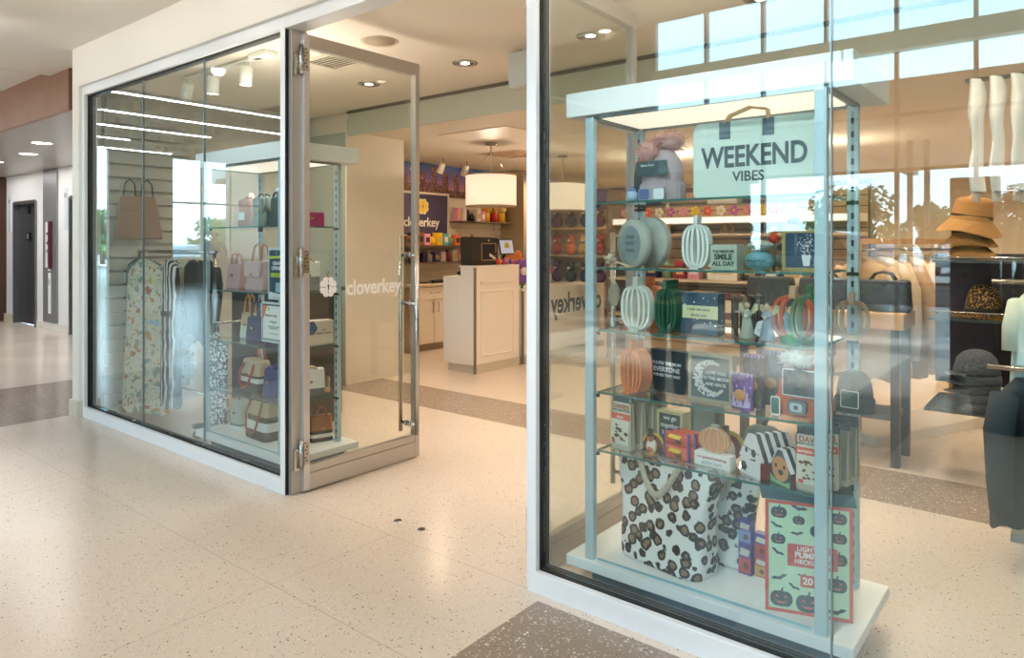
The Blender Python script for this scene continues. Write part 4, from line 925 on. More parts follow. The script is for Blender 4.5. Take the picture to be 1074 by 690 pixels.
# track light above
t = thing('track_light', 'white ceiling track with three cylinder spotlights behind the lobby side window', 'track light', (-4.85, .41, 2.677), 0)
obj('rail', B().bx(-.55, .5, -.016, .016, -.03, -.012), pm('#dfe3dc', .5), t, bev=.002); obj('feed_box', B().bx(.42, .62, -.05, .05, -.03, 0), pm('#dfe3dc', .5), t, bev=.004)
for i, (x, a) in enumerate(((-.5, 25), (-.13, 5), (.32, 5))):
    M = Matrix.Translation((x, 0, -.05)) @ Matrix.Rotation(R(a), 4, 'Y')
    h_ = obj('spot_head', B().lathe([(.0001, -.01), (.036, -.01), (.042, -.02), (.042, -.14), (.038, -.14), (.036, -.125), (.0001, -.12)], (0, 0, 0), 24, M), pm('#dfe3dc', .4), t)
    obj('lens', B().lathe([(.0001, -.141), (.038, -.1395)], (0, 0, 0), 20, M), pm('#fff2df', .4, emit=(2 if i == 0 else 9)), h_)
    obj('neck', B().cyl((x, 0, -.03), (x, 0, -.06), .014, n=12), pm('#cfd3cc', .4), h_)

# ---------------------------------------------------------------- clothes rack
def garment(b, w, d, h, seed, sh=.12, flare=0., waves=7, amp=.25, n=56, m=22, neck=.16):
    rnd = random.Random(seed); ph = [rnd.uniform(0, 6.28) for _ in range(4)]
    def f(u, v):
        a = 2*pi*u; z = h*(1-v)
        if v < sh: k = neck+(1-neck)*(v/sh)**.6
        else: k = 1+flare*(v-sh)
        q = amp*min(1, v*1.6)
        r = 1+q*sin(waves*a+ph[0]+2*v)*.5+q*.4*sin((waves+4)*a+ph[1])
        return (w/2*k*cos(a)*(1+.03*sin(6*v+ph[2])), d/2*(r)*sin(a)*(1+.25*v)+.02*sin(a*3+ph[3])*v*d*4, z+.012*sin(5*a+ph[2])*v)
    o = len(b.v); b.grid(f, n, m, True)
    b.f.append([o+k for k in range(n)]); b.s.append(False); b.m.append(b.mi)
    return b
def hanger(z): 
    return B().tube([(-.17, 0, z-.07), (0, 0, z), (.17, 0, z-.07)], .005, 6).tube([(0, 0, z), (0, 0, z+.035), (.012, 0, z+.055), (.028, 0, z+.045)], .0028, 6)
RAILZ = 1.32
t = thing('clothes_rack', 'chrome rolling clothes rack behind the lobby side window', 'clothes rack', (-5.45, .36, 0), 0)
b = B().cyl((-.66, 0, RAILZ), (.6, 0, RAILZ), .013, n=12); obj('rail', b, STEEL, t)
for x in (-.64, .58):
    obj('upright', B().cyl((x, 0, .1), (x, 0, RAILZ), .013, n=12), STEEL, t)
    ft = obj('foot', B().bx(x-.02, x+.02, -.16, .2, .08, .11), pm('#5c6668', .4, .5), t, bev=.004)
    for y in (-.13, .17): obj('caster', B().cyl((x-.012, y, .03), (x+.012, y, .03), .03, n=16), STEEL, ft)
obj('lower_rail', B().cyl((-.64, 0, .28), (.58, 0, .28), .009, n=10), STEEL, t)
def floral(nt, tc):
    no = tex(nt, 'ShaderNodeTexNoise', tc, 9, Detail=3.); ad = nd(nt, 'ShaderNodeVectorMath', operation='MULTIPLY_ADD'); ad.inputs[1].default_value = (.16, .16, .16)
    nt.links.new(no.outputs['Color'], ad.inputs[0]); nt.links.new(tc.outputs['Object'], ad.inputs[2])
    def vo(sc_):
        n = nd(nt, 'ShaderNodeTexVoronoi'); n.inputs['Scale'].default_value = sc_; nt.links.new(ad.outputs[0], n.inputs['Vector']); return n
    a, b_ = vo(15), vo(34)
    pal = ramp(nt, a.outputs['Color'], [(.0, '#c08a45'), (.34, '#7f9a94'), (.5, '#ad6145'), (.66, '#8fa08c'), (.82, '#cfae62')], True)
    c = mixc(nt, math_(nt, 'LESS_THAN', b_.outputs['Distance'], .30), '#ddd6c0', '#9aa79a')
    return mixc(nt, math_(nt, 'LESS_THAN', a.outputs['Distance'], .40), c, pal)
FLOR = rampmat('floral_print', floral, .85)
STRP = rampmat('zebra_stripe', lambda nt, tc: ramp(nt, (lambda w: w.outputs['Fac'])(tex(nt, 'ShaderNodeTexWave', tc, 9, Distortion=3., Detail=1.)), [(.0, '#16181c'), (.5, '#16181c'), (.55, '#e6e6e2')], True), .85)
SEQ = rampmat('speckle_print', lambda nt, tc: ramp(nt, tex(nt, 'ShaderNodeTexNoise', tc, 55, Detail=2.).outputs['Fac'], [(.0, '#1b1d20'), (.48, '#1b1d20'), (.52, '#e8e6e0')], True), .7)
def hung(name, label, x, w, d, ln, mat, seed, group='clothes on the rolling rack', sh=.1, flare=.1, rz=0, sleeves=None, cat='clothes', Y=.36, Z=RAILZ-.03, belt=None, waves=7, amp=.25):
    t = thing(name, label, cat, (x, Y, Z-ln-.03), rz, group)
    b = B(); garment(b, w, d, ln, seed, sh, flare, waves, amp); obj('fabric', b, mat, t)
    obj('hanger', hanger(ln+.01), pm('#c9cfcf', .3, .5), t)
    if sleeves:
        for s in (-1, 1): obj('sleeve', B().tube([(s*w*.42, 0, ln*.9), (s*w*.56, -.01, ln*.7), (s*w*.6, -.02, ln*(1-sleeves*.7)), (s*w*.58, -.025, ln*(1-sleeves))], [.05, .055, .05, .04], 12), mat, t)
    if belt: obj('belt', B().grid(lambda u, v: (w*.46*cos(2*pi*u), (d*.75)*sin(2*pi*u), ln*.62+.04*v), 40, 2, True), pm(belt, .6), t)
    return t
hung('long_jacket', 'dark patterned jacket at the slat wall end of the rack', -6.08, .34, .07, .95, pm('#33413f', .85, 0, .5, 25), 1, rz=25)
hung('long_jacket', 'teal patterned wrap beside the floral dress', -5.98, .4, .08, .75, pm('#57767a', .85, 0, .4, 30), 2, rz=18)
hung('floral_dress', 'long cream floral scarf dress hanging on the rolling rack', -5.77, .42, .1, 1.2, FLOR, 3, rz=12, flare=.35, belt='#d9ceb0', Y=.27)
hung('floral_dress', 'pale yellow floral dress behind the striped trousers', -5.48, .36, .08, .95, FLOR, 4, rz=8, Y=.4)
hung('striped_trousers', 'black and white zebra striped trousers on the rolling rack', -5.34, .2, .09, 1.1, STRP, 5, rz=2, flare=.1, sh=.02, belt='#17181c', Y=.27)
hung('black_shirt', 'black sleeveless top hanging beside the zebra striped trousers', -5.16, .28, .08, .55, pm('#1e2326', .85), 6, rz=0)
hung('black_shirt', 'black shirt with long sleeves at the handbag end of the rack', -5.0, .34, .08, .6, pm('#262b2e', .85), 7, rz=-6, sleeves=.75)
t = thing('size_clip', 'pale blue clip tag on the zebra striped trousers', 'tag', (-5.38, .155, .78), 2)
obj('tag', B().bx(-.09, .09, -.004, .004, 0, .035), pm('#9fc6d8', .5), t, bev=.003); obj('clip', B().bx(-.02, .02, .004, .03, .01, .03), BLACK, t)
hung('speckled_leggings', 'black and white speckled leggings hanging between rack and handbag case', -4.73, .26, .07, .62, SEQ, 8, None, .03, .05, Y=.3, Z=.78)
t = thing('merchandise_cube', 'dark merchandise cube behind the handbag case', 'display fixture', (-4.95, .98, 0), 0)
obj('body', B().bx(-.4, .45, -.22, .22, .06, 1.02), pm('#2c3234', .5, 0, .1, 8), t, bev=.004); obj('cube_top', B().bx(-.42, .47, -.24, .24, 1.02, 1.05), pm('#4a5254', .4), t, bev=.003); obj('toe_kick', B().bx(-.36, .41, -.18, .18, 0, .06), BLACK, t)
obj('hook_bar', B().tube([(.26, -.22, .83), (.26, -.66, .83), (.2, -.70, .83)], .008, 8), STEEL, t)
t = thing('hanging_tote', 'tan tote bag with dark handles hanging on the front slat wall', 'bag', (-6.15, .37, 1.42), 90)
obj('bag_body', B().prism([(-.2, 0), (.2, 0), (.14, .36), (-.14, .36)], -.03, .0), pm('#a98f80', .75, 0, .12, 12, bump=.3), t, bev=.012)
for x in (-.07, .07): obj('handle', B().tube([(x-.05, -.015, .34), (x-.04, -.02, .46), (x, -.02, .5), (x+.04, -.02, .46), (x+.05, -.015, .34)], .006, 8), pm('#3c3a38', .6), t)
obj('peg', B().cyl((0, 0, .49), (0, -.06, .495), .006, n=8), STEEL, t)
# ================================================================== rear of the shop: logo wall, cabinets, counters
t = thing('logo_sign', 'dark purple shop logo sign with yellow clover on the slat wall', 'sign', (-6.9, 4.33, 1.5), 90)
w = .98; h = .55
b = B(); b.ringrect(-w/2-.03, w/2+.03, -.03, h+.03, .03, -.035, -.0); obj('frame', b, pm('#efe3d0', .5), t, bev=.003)
obj('panel', B().bx(-w/2, w/2, -.025, 0, 0, h), pm('#46405c', .5, 0, .04, 4), t)
clover(t, .2, pm('#3c3550', .5), pm('#f0cf4f', .5), (.02, -.027, .385), 0, ground=pm('#f5efe6', .5))
text('cloverkey', .175, pm('#f6efe6', .5), t, (0, -.028, .17), bold=.012, sx=.95, ext=.002)
# skyline mural
t = thing('skyline_mural', 'wide purple and gold city skyline mural above the slat wall', 'mural', (-6.945, 2.9, 2.03), 90)
def skyline(nt, tc):
    L = nt.links.new; sp = nd(nt, 'ShaderNodeSeparateXYZ'); L(tc.outputs['Object'], sp.inputs[0]); x, z = sp.outputs[0], sp.outputs[2]
    c = ramp(nt, z, [(.02, '#e0a850'), (.14, '#b5808f'), (.26, '#7d6aa8'), (.43, '#4f70b0')])
    for k, (fq, hb, hv, cols) in enumerate(((9., .10, .34, ('#54405e', '#7a5060')), (15., .06, .27, ('#3a2a42', '#8a4f36')), (24., .03, .15, ('#2c2030', '#6b3c34')))):
        cell = math_(nt, 'FLOOR', math_(nt, 'MULTIPLY', x, fq)); wn = nd(nt, 'ShaderNodeTexWhiteNoise', noise_dimensions='1D'); L(math_(nt, 'ADD', cell, 7.3*k), wn.inputs['W'])
        ht = math_(nt, 'ADD', math_(nt, 'MULTIPLY', math_(nt, 'POWER', wn.outputs['Value'], 1.8), hv), hb)
        bc = mixc(nt, wn.outputs['Color'], cols[0], cols[1])
        vo = tex(nt, 'ShaderNodeTexVoronoi', tc, 75.+20*k); sv = nd(nt, 'ShaderNodeSeparateColor'); L(vo.outputs['Color'], sv.inputs[0])
        lit = math_(nt, 'MULTIPLY', math_(nt, 'GREATER_THAN', sv.outputs[0], .55), math_(nt, 'LESS_THAN', vo.outputs['Distance'], .38))
        c = mixc(nt, math_(nt, 'LESS_THAN', z, ht), c, mixc(nt, lit, bc, '#f3c465'))
    return c
obj('sky_print', B().bx(0, 3.0, -.012, 0, 0, .44), rampmat('city_at_dusk', skyline, .5), t)
b = B().bx(0, 3.0, -.016, 0, -.012, 0); obj('edge_strip', b, pm('#efe3d0', .5), t)
# rail spotlights near the mural
for i, (x, y) in enumerate(((-6.35, 3.75), (-6.35, 4.2), (-6.35, 4.65))):
    t = thing('rail_spotlight', 'cream track spotlight aimed at the mural, %s from the stockroom' % ORD[i], 'spotlight', (x, y, 2.478), 0, 'spotlights over the logo sign')
    M = Matrix.Translation((0, 0, -.06)) @ Matrix.Rotation(R(28), 4, 'Y')
    obj('stem', B().cyl((0, 0, 0), (0, 0, -.07), .009, n=10), STEEL, t)
    obj('head', B().lathe([(.0001, 0), (.035, -.002), (.042, -.03), (.046, -.14), (.04, -.14), (.035, -.12), (.0001, -.12)], (0, 0, 0), 20, M), pm('#f1e7d4', .5), t)
    obj('lens', B().lathe([(.0001, -.122), (.036, -.1235)], (0, 0, 0), 20, M), pm('#fff0d8', .4, emit=8), t)
# glass shelves on the slat wall with small goods
SHV = {}
for nm, y0, y1, z in (('upper', 4.85, 5.95, 1.70), ('middle', 3.3, 5.3, 1.365), ('lower', 3.3, 5.2, 1.14)):
    t = thing('wall_shelf', '%s dark shelf on the slat wall %s' % (nm, 'between logo sign and tan column' if nm == 'upper' else 'under the logo sign'), 'shelf', (-6.9, y0, z), 90)
    obj('board', B().bx(0, y1-y0, -.28, 0, -.02, 0), pm('#5b4632', .4, 0, .15, 10), t, bev=.002)
    for q in (.1, y1-y0-.1): obj('bracket', B().prism([(0, 0), (.0, -.1), (.004, -.1), (.02, 0)], 0, .01, Matrix.Translation((q, -.0, -.02)) @ Matrix.Rotation(R(90), 4, 'Z')), BLACK, t)
def goods(kind, label, x, y, z, w, h, d, c, c2, group, rz=90):
    if kind == 'box':
        t = thing('boxed_gift', label, 'box', (x, y, z), rz, group)
        obj('carton', B().bx(-w/2, w/2, -d/2, d/2, 0, h), pm(c, .45, 0, .1, 30), t, bev=.001)
        obj('label_print', B().bx(-w*.36, w*.36, -d/2-.001, -d/2, h*.25, h*.7), pm(c2, .5, 0, .25, 50), t)
    else:
        t = thing('bottle', label, 'bottle', (x, y, z), rz, group)
        obj('bottle_body', B().lathe([(.0001, 0), (w/2, 0), (w/2, h*.62), (w*.2, h*.72), (w*.18, h*.8), (.0001, h*.8)], n=16), pm(c, .25, 0, .1, 30), t)
        obj('cap', B().lathe([(w*.2, h*.8), (w*.21, h), (.0001, h)], n=14), pm(c2, .3), t)
    return t
NAMES = {'#1d1b22': 'black', '#e59ab0': 'pink', '#f0c42f': 'yellow', '#58b0b8': 'turquoise', '#e8e0d4': 'cream', '#d9703c': 'orange', '#2a3560': 'navy', '#a33a4c': 'crimson', '#6d5aa0': 'violet', '#7fa58a': 'sage', '#8a5a3a': 'brown'}
rows = [('middle', 1.366, 3.5, ['#1d1b22', '#e8e0d4', '#a33a4c', '#1d1b22', '#8a5a3a', '#1d1b22', '#8a5a3a', '#e59ab0', '#f0c42f', '#f0c42f', '#58b0b8', '#7fa58a', '#d9703c', '#1d1b22', '#e59ab0', '#8a5a3a'], .115),
        ('lower', 1.141, 3.45, ['#d9703c', '#8a5a3a', '#1d1b22', '#d9703c', '#2a3560', '#1d1b22', '#2a3560', '#2a3560', '#e8e0d4', '#6d5aa0', '#e8e0d4', '#a33a4c', '#e8e0d4', '#e59ab0', '#a33a4c'], .115),
        ('upper', 1.701, 4.92, ['#e59ab0', '#e8e0d4', '#1d1b22', '#1d1b22', '#e8e0d4', '#e59ab0'], .1)]
rnd = random.Random(21)
for nm, z, y0, cols, st in rows:
    for i, c in enumerate(cols):
        kind = 'bottle' if (nm == 'upper' and i in (2, 3)) or rnd.random() < .2 else 'box'; c2 = rnd.choice(['#f3eee4', '#2a2a30', '#d8b36a'])
        hh = rnd.uniform(.12, .17) if nm != 'upper' else rnd.uniform(.14, .22)
        goods(kind, '%s %s on the %s wall shelf, %s from the stockroom end' % (NAMES[c], 'bottle' if kind == 'bottle' else 'gift box', nm, ORD[i]), -6.78, y0+st*i, z, st*.8, hh, .1, c, c2, 'goods on the %s wall shelf' % nm)
def gumball(label, y, c1, c2):
    t = thing('candy_dispenser', label, 'candy jar', (-6.76, y, 1.701), 90, 'candy jars by the tan column')
    obj('base', B().lathe([(.0001, 0), (.06, 0), (.055, .12), (.04, .14), (.0001, .14)], n=20), pm(c1, .35), t)
    b = B(); rr = random.Random(int(y*100))
    b.ball((0, 0, .2), .07, 18, 12); obj('globe', b, pm(c2, .2, 0, .2, 30), t)
    b = B()
    for _ in range(40):
        d = V((rr.gauss(0, 1), rr.gauss(0, 1), rr.gauss(0, 1))).normalized()*.066; b.ball((d.x, d.y, .2+d.z), .014, 8, 6)
    obj('sweets', b, pm('#e8c23c', .35, 0, .6, 12), t)
gumball('yellow and rainbow candy jar next to the gift boxes', 5.5, '#f0b92c', '#d98a4c'); gumball('red candy jar between the yellow ones', 5.68, '#b82e2e', '#a83038'); gumball('yellow candy jar with speckled globe next to the column', 5.86, '#f2c22c', '#e6d8c8')
# cabinets
t = thing('base_cabinet', 'cream base cabinet with drawer and doors under the logo wall', 'cabinet', (-6.885, 3.86, 0), 90)
obj('cabinet_body', B().bx(0, 1.6, -.3, 0, .09, .83), pm('#efe3cf', .45, 0, .02, 6), t, bev=.002); obj('toe_kick', B().bx(.02, 1.58, -.26, 0, 0, .09), pm('#9b8872', .5), t)
obj('side_panel', B().bx(-.03, .0, -.32, 0, 0, .83), pm('#b59f86', .5), t)
for k in range(2):
    x = .02+.79*k
    d = obj('drawer', B().bx(x, x+.77, -.318, -.3, .66, .82), pm('#f3e8d6', .4), t, bev=.003); obj('handle', B().tube([(x+.3, -.32, .75), (x+.3, -.345, .75), (x+.47, -.345, .75), (x+.47, -.32, .75)], .006, 8), STEEL, d)
    for q in (0, 1):
        d = obj('door', B().bx(x+.39*q, x+.38+.39*q, -.318, -.3, .1, .65), pm('#f3e8d6', .4), t, bev=.003)
        hx = x+.34+.1*q; obj('handle', B().tube([(hx, -.32, .62), (hx, -.345, .62), (hx, -.345, .5), (hx, -.32, .5)], .006, 8), STEEL, d)
t = thing('cabinet_worktop', 'cream worktop over the base cabinet', 'worktop', (-6.9, 3.86, .831), 90); obj('slab', B().bx(-.04, 1.62, -.35, 0, 0, .03), pm('#eadcc4', .35, 0, .04, 10), t, bev=.004); obj('edge_strip', B().bx(-.04, 1.62, -.353, -.35, .004, .026), pm('#c9b596', .4), t)
t = thing('power_strip', 'black power strip lying on the cream worktop', 'power strip', (-6.7, 4.5, .862), 90); obj('housing', B().bx(-.14, .14, -.03, .03, 0, .04), BLACK, t, bev=.006)
for k in range(4): obj('socket', B().cyl((-.09+.06*k, 0, .04), (-.09+.06*k, 0, .042), .015, n=12), pm('#3a3a3e', .5), t)
t = thing('cable', 'black cable looping down the slat wall onto the worktop', 'cable', (-6.8, 4.1, .862), 0)
obj('cord', B().tube([(-.08, 0, .3), (-.05, .03, .25), (-.04, .1, .18), (-.03, .02, .1), (0, .05, .03), (.04, .12, .008), (.06, .22, .008), (.02, .3, .03)], .007, 8), BLACK, t); obj('plug', B().box((-.085, 0, .31), (.03, .04, .05)), BLACK, t, bev=.004)
# cash counters
CW_ = pm('#f1e8da', .4, 0, .02, 6)
def counter(name, label, y0, y1, h, step):
    t = thing(name, label, 'counter', (-5.0, y0, 0), 0); L_ = y1-y0
    obj('counter_body', B().bx(-.44 if not step else -.2, -.012, 0, L_, .09, h-.02), pm('#f0e9e0', .4, 0, .02, 6), t, bev=.002)
    if step: obj('low_ledge', B().bx(-.46, -.2, 0, L_, .09, 1.03), pm('#f0e9e0', .4, 0, .02, 6), t, bev=.002)
    obj('toe_kick', B().bx(-.42, -.04, .04, L_-.04, 0, .09), pm('#dcd3c6', .5), t)
    obj('counter_top', B().bx(-.22 if step else -.46, .0, -.005, L_+.005, h-.02, h), pm('#f4ece0', .3), t, bev=.002)
    obj('corner_trim', B().bx(-.012, .004, 0, .03, .0, h-.02), pm('#8a8178', .35, .4), t)
    obj('base_board', B().bx(-.03, .004, .03, L_, 0, .1), pm('#c9bda9', .4), t)
    p = obj('front_panel', B().bx(-.012, .0, .03, L_, .1, h-.02), CW_, t)
    for z0, z1 in ((.17, h-.27), (h-.2, h-.17)) if step else ((.17, h-.1),):
        b = B(); 
        for q in ((.1, L_-.1, z0, z0+.02), (.1, L_-.1, z1-.02, z1)): b.bx(.0, .012, q[0], q[1], q[2], q[3])
        if z1-z0 > .1: b.bx(0, .012, .1, .12, z0+.02, z1-.02); b.bx(0, .012, L_-.12, L_-.1, z0+.02, z1-.02)
        obj('panel_moulding', b, CW_, p, bev=.004)
    return t
counter('cash_counter', 'tall white panelled cash counter with a stepped side profile', 3.3, 4.06, 1.15, True)
counter('service_counter', 'lower white panelled counter continuing behind the cash counter', 4.12, 5.9, .86, False)
t = thing('cash_register', 'black point of sale unit with card slot standing on the cash counter', 'till', (-5.12, 3.52, 1.1505), 90)
obj('housing', B().prism([(-.2, 0), (.24, 0), (.24, .3), (-.2, .31)], -.06, .1), pm('#29241f', .4), t, bev=.006)
b = B(); b.ringrect(-.04, .2, .05, .24, .008, -.064, -.06); obj('bay_frame', b, pm('#c8a988', .3, .4), t); obj('bay', B().bx(-.03, .19, -.062, -.06, .06, .23), BLACK, t)
obj('receipt', B().prism([(.08, .1), (.17, .06), (.18, .08), (.09, .13)], -.075, -.066), pm('#efe0c8', .6), t); obj('arm', B().tube([(.1, -.064, .15), (.17, -.09, .12), (.2, -.08, .1)], .008, 8), BLACK, t)
obj('mark', B().prism(ell(.08, .27, .012, .012, 14), -.062, -.0602), pm('#d9c9b4', .4), t)
t = thing('tablet', 'tilted tablet with yellow clover screen on the cash counter', 'tablet', (-5.07, 3.9, 1.1505), 90)
obj('stand', B().tube([(0, .03, 0), (0, .03, .08), (0, 0, .14)], .014, 10), BLACK, t); obj('foot', B().cyl((0, .03, 0), (0, .03, .012), .05, n=20), BLACK, t)
p = obj('case', B().box((0, -.01, .2), (.25, .014, .18), (R(-12), 0, 0)), BLACK, t, bev=.004)
obj('screen', B().box((0, -.0185, .2), (.22, .002, .15), (R(-12), 0, 0)), pm('#a9b2c8', .3, emit=.35), p)
e = clover(p, .1, pm('#5a5228', .5), pm('#c9b63e', .5), (0, -.021, .205))
t = thing('scanner', 'black scanner resting on the low ledge of the cash counter', 'scanner', (-5.33, 3.5, 1.0305), 30)
obj('body', B().ball((0, 0, .03), (.09, .05, .03), 16, 8), BLACK, t); obj('cord', B().tube([(.08, 0, .02), (.13, .03, .008), (.1, .1, .008)], .005, 6), BLACK, t)
def trinkets():
    rr = random.Random(2); cols = [('#e0483a', 'red'), ('#f0b62c', 'yellow'), ('#d43f78', 'pink'), ('#3a9a5a', 'green'), ('#7a58b0', 'purple')]
    for i in range(5):
        t = thing('squeeze_toy', '%s squeeze toy under the tablet on the cash counter' % cols[i][1], 'toy', (-5.04-.03*(i % 2), 3.74+.055*i, 1.1505), 0, 'squeeze toys on the counter')
        obj('toy_body', B().ball((0, 0, .035), (.028, .028, .035), 12, 8), pm(cols[i][0], .4), t)
        b = B(); [b.ball((.026, s*.01, .045), .005, 6, 4) for s in (-1, 1)]; obj('eye', b, pm('#f5f1e8', .4), t)
trinkets()
def plush(label, loc, c, c2, s=1., kind='flower', group='plush flowers on the low counter'):
    t = thing('plush_flower', label, 'plush toy', loc, 80, group)
    b = B()
    for k in range(6): a = k*pi/3; b.ball((.075*s*cos(a), 0, .16*s+.075*s*sin(a)), (.05*s, .03*s, .05*s), 14, 10)
    obj('petals', b, pm(c, .8, 0, .1, 30), t); obj('centre', B().ball((0, -.02*s, .16*s), (.04*s, .025*s, .04*s), 14, 10), pm(c2, .8), t)
    obj('stem', B().tube([(0, .01, .1*s), (.01, .01, .05*s), (0, .01, 0)], .014*s, 8), pm('#4d7a3c', .8), t)
    return t
plush('purple plush flower at the front of the low counter', (-5.1, 4.25, .861), '#7a4fa0', '#f0e6d8', 1.25)
plush('orange plush flower behind the purple one', (-5.3, 4.35, .95), '#e08a4a', '#d86a3c', 1.3)
plush('red plush flower past the purple one', (-5.08, 4.62, .861), '#b8303c', '#e6c23c', 1.3)
plush('green plush frog flower at the edge of the low counter', (-5.03, 4.42, .861), '#4c8a3c', '#e9d8b8', .7)
t = thing('toy_bin', 'dark wire bin of toys under the orange plush flower', 'bin', (-5.33, 4.36, .861), 0); obj('bin_body', B().lathe([(.0001, 0), (.07, 0), (.09, .085), (.082, .085), (.066, .006), (.0001, .006)], n=20), pm('#2a2622', .5), t); obj('rim', B().lathe([(.089, .085), (.092, .089), (.083, .089)], n=20), STEEL, t)
# drum pendants
def pendant(label, y):
    t = thing('drum_pendant', label, 'pendant light', (-5.0, y, 2.478), 0, 'drum pendants over the counters')
    obj('canopy', B().lathe([(.0001, 0), (.065, 0), (.065, -.02), (.0001, -.022)], n=24), STEEL, t)
    obj('stem', B().cyl((0, 0, -.02), (0, 0, -.42), .006, n=8), pm('#f3ead8', .4), t)
    for k in range(3): a = 2*pi*k/3; obj('wire', B().cyl((0, 0, -.1), (.26*cos(a), .26*sin(a), -.36), .0015, n=5), STEEL, t)
    sm = pm('#ffe9cb', .7, 0, .02, 40, emit=.62)
    obj('shade', B().lathe([(.275, -.69), (.275, -.35), (.272, -.35), (.272, -.69)], n=40), sm, t)
    obj('inner_shade', B().lathe([(.23, -.655), (.23, -.37)], n=36), pm('#ffe8c4', .7, emit=.9), t)
    obj('diffuser', B().lathe([(.0001, -.66), (.26, -.66)], n=36), pm('#ffeed2', .6, emit=.8), t)
    obj('hoop', B().lathe([(.2765, -.695), (.278, -.69), (.278, -.683), (.2765, -.68)], n=40).lathe([(.2765, -.36), (.278, -.355), (.278, -.349), (.2765, -.345)], n=40), pm('#b7a48a', .4, .4), t)
pendant('cream drum pendant over the cash counter, seen through the open doorway', 3.57); pendant('cream drum pendant over the low counter, behind window glass', 4.93)
# ================================================================== shop floor behind the right case
# wood-slat gift wall unit with a lit flower shelf
t = thing('gift_wall_unit', 'wooden slat gift unit with lit shelf behind the gift case', 'shelving unit', (-3.2, 5.6, 0), 0)
b = B()
for k in range(17): b.bx(-1.3, 1.5, 0, .03, .1+.112*k, .2+.112*k)
obj('slat_back', b, pm('#c4a985', .5, 0, .15, 6), t); obj('carcass', B().bx(-1.32, 1.52, .03, .3, 0, 2.05), pm('#77685a', .5, 0, .15, 5), t)
for z, d in ((.55, .4), (.98, .4), (1.5, .34)): obj('shelf_board', B().bx(-1.3, 1.5, -d, 0, z-.03, z), pm('#d6c3a6', .45, 0, .1, 6), t, bev=.002)
obj('light_strip', B().bx(-1.28, 1.48, -.335, -.33, 1.62, 1.68), pm('#fff6e6', .4, emit=.9), t); obj('light_box', B().bx(-1.3, 1.5, -.33, 0, 1.61, 1.69), pm('#efe6d6', .5), t)
obj('end_panel', B().bx(-1.34, -1.3, -.4, .3, 0, 2.05), pm('#77685a', .5, 0, .15, 5), t)
rnd = random.Random(31)
fc = [('#e59ab0', 'pink'), ('#f0d24a', 'yellow'), ('#e8605a', 'coral'), ('#f4f0e4', 'white'), ('#c06ab0', 'magenta')]
for i in range(14):
    c, n = fc[i % 5]; t = thing('paper_flower', '%s paper flower on the lit shelf edge, %s from the pendant side' % (n, ORD[i]), 'paper flower', (-4.3+.15*i, 5.24, 1.6901), 0, 'paper flowers along the lit shelf')
    b = B(); [b.ball((.035*cos(k*1.257), 0, .06+.035*sin(k*1.257)), (.025, .012, .025), 8, 6) for k in range(5)]; obj('petals', b, pm(c, .8), t)
    b = B(); b.ball((0, -.008, .06), (.014, .008, .014), 8, 6); obj('centre', b, pm('#f2c83c', .7), t); obj('leaf_stem', B().tube([(0, 0, .04), (.012, 0, 0)], .006, 6), pm('#5d8f46', .8), t)
t = thing('giraffe_figurine', 'spotted wooden giraffe figurine on the gift unit', 'figurine', (-3.05, 5.35, 1.501-.0), 20)
GIR = rampmat('giraffe_spots', lambda nt, tc: mixc(nt, math_(nt, 'LESS_THAN', tex(nt, 'ShaderNodeTexVoronoi', tc, 42).outputs['Distance'], .42), '#d9a860', '#8a4a22'), .6)
b = B().ball((0, 0, .0), (.001, .001, .001), 4, 3)
b = B(); b.tube([(.045, 0, .12), (0, 0, .135), (-.045, 0, .14), (-.06, 0, .2), (-.07, 0, .3), (-.075, 0, .33)], [.018, .027, .026, .015, .011, .01], 10)
for x, y in ((.04, .014), (.04, -.014), (-.04, .014), (-.04, -.014)): b.tube([(x, y, .13), (x*1.05, y, .06), (x*1.05, y*1.1, 0)], [.012, .008, .008], 8)
b.tube([(-.07, 0, .325), (-.1, 0, .335), (-.125, 0, .322)], [.014, .015, .008], 8); obj('body', b, GIR, t)
b = B(); [b.cyl((-.076, s*.008, .34), (-.074, s*.01, .362), .003, n=6) for s in (-1, 1)]; obj('horn', b, pm('#6a3c1e', .6), t)
goods('box', 'cream card box on the gift unit shelf under the smile block', -3.1, 5.32, .981, .34, .26, .1, '#e9e4da', '#d9b98a', None, 0)
for i, (x, w, h, c, k, l) in enumerate(((-4.2, .16, .3, '#e8e0d4', 'box', 'tall cream box at the pendant end of the gift unit'), (-3.98, .14, .24, '#2a3560', 'box', 'navy box second from the pendant end of the gift unit'), (-3.8, .1, .28, '#7fa58a', 'bottle', 'sage bottle on the gift unit behind the cream cut-out pumpkin'), (-3.62, .12, .2, '#a33a4c', 'box', 'crimson box on the gift unit near the cut-out pumpkins'), (-3.45, .14, .22, '#e59ab0', 'box', 'pink box on the gift unit before the card box'), (-2.8, .16, .26, '#1d1b22', 'box', 'black box on the gift unit past the card box'), (-2.58, .18, .22, '#2a3560', 'box', 'navy box on the gift unit behind the angel figurines'), (-2.35, .2, .2, '#e8e0d4', 'box', 'cream box on the gift unit behind the orange pumpkin'), (-2.1, .14, .24, '#6d5aa0', 'box', 'violet box on the gift unit near its far end'))):
    goods(k, l, x, 5.36, .981, w, h, .12, c, '#d8b36a' if i % 2 else '#f3eee4', 'goods on the gift unit', 0)
for i in range(8):
    c = ['#3a3430', '#8a5a3a', '#4a4f58', '#c9b28a', '#5d3a3a', '#33484a', '#b5936a', '#3c3c44'][i]
    goods('box', 'storage box on the low gift unit shelf, %s from the pendant end' % ORD[i], -4.25+.31*i, 5.36, .551, .26, .3, .2, c, '#d9cdb8', 'boxes on the low gift unit shelf', 0)
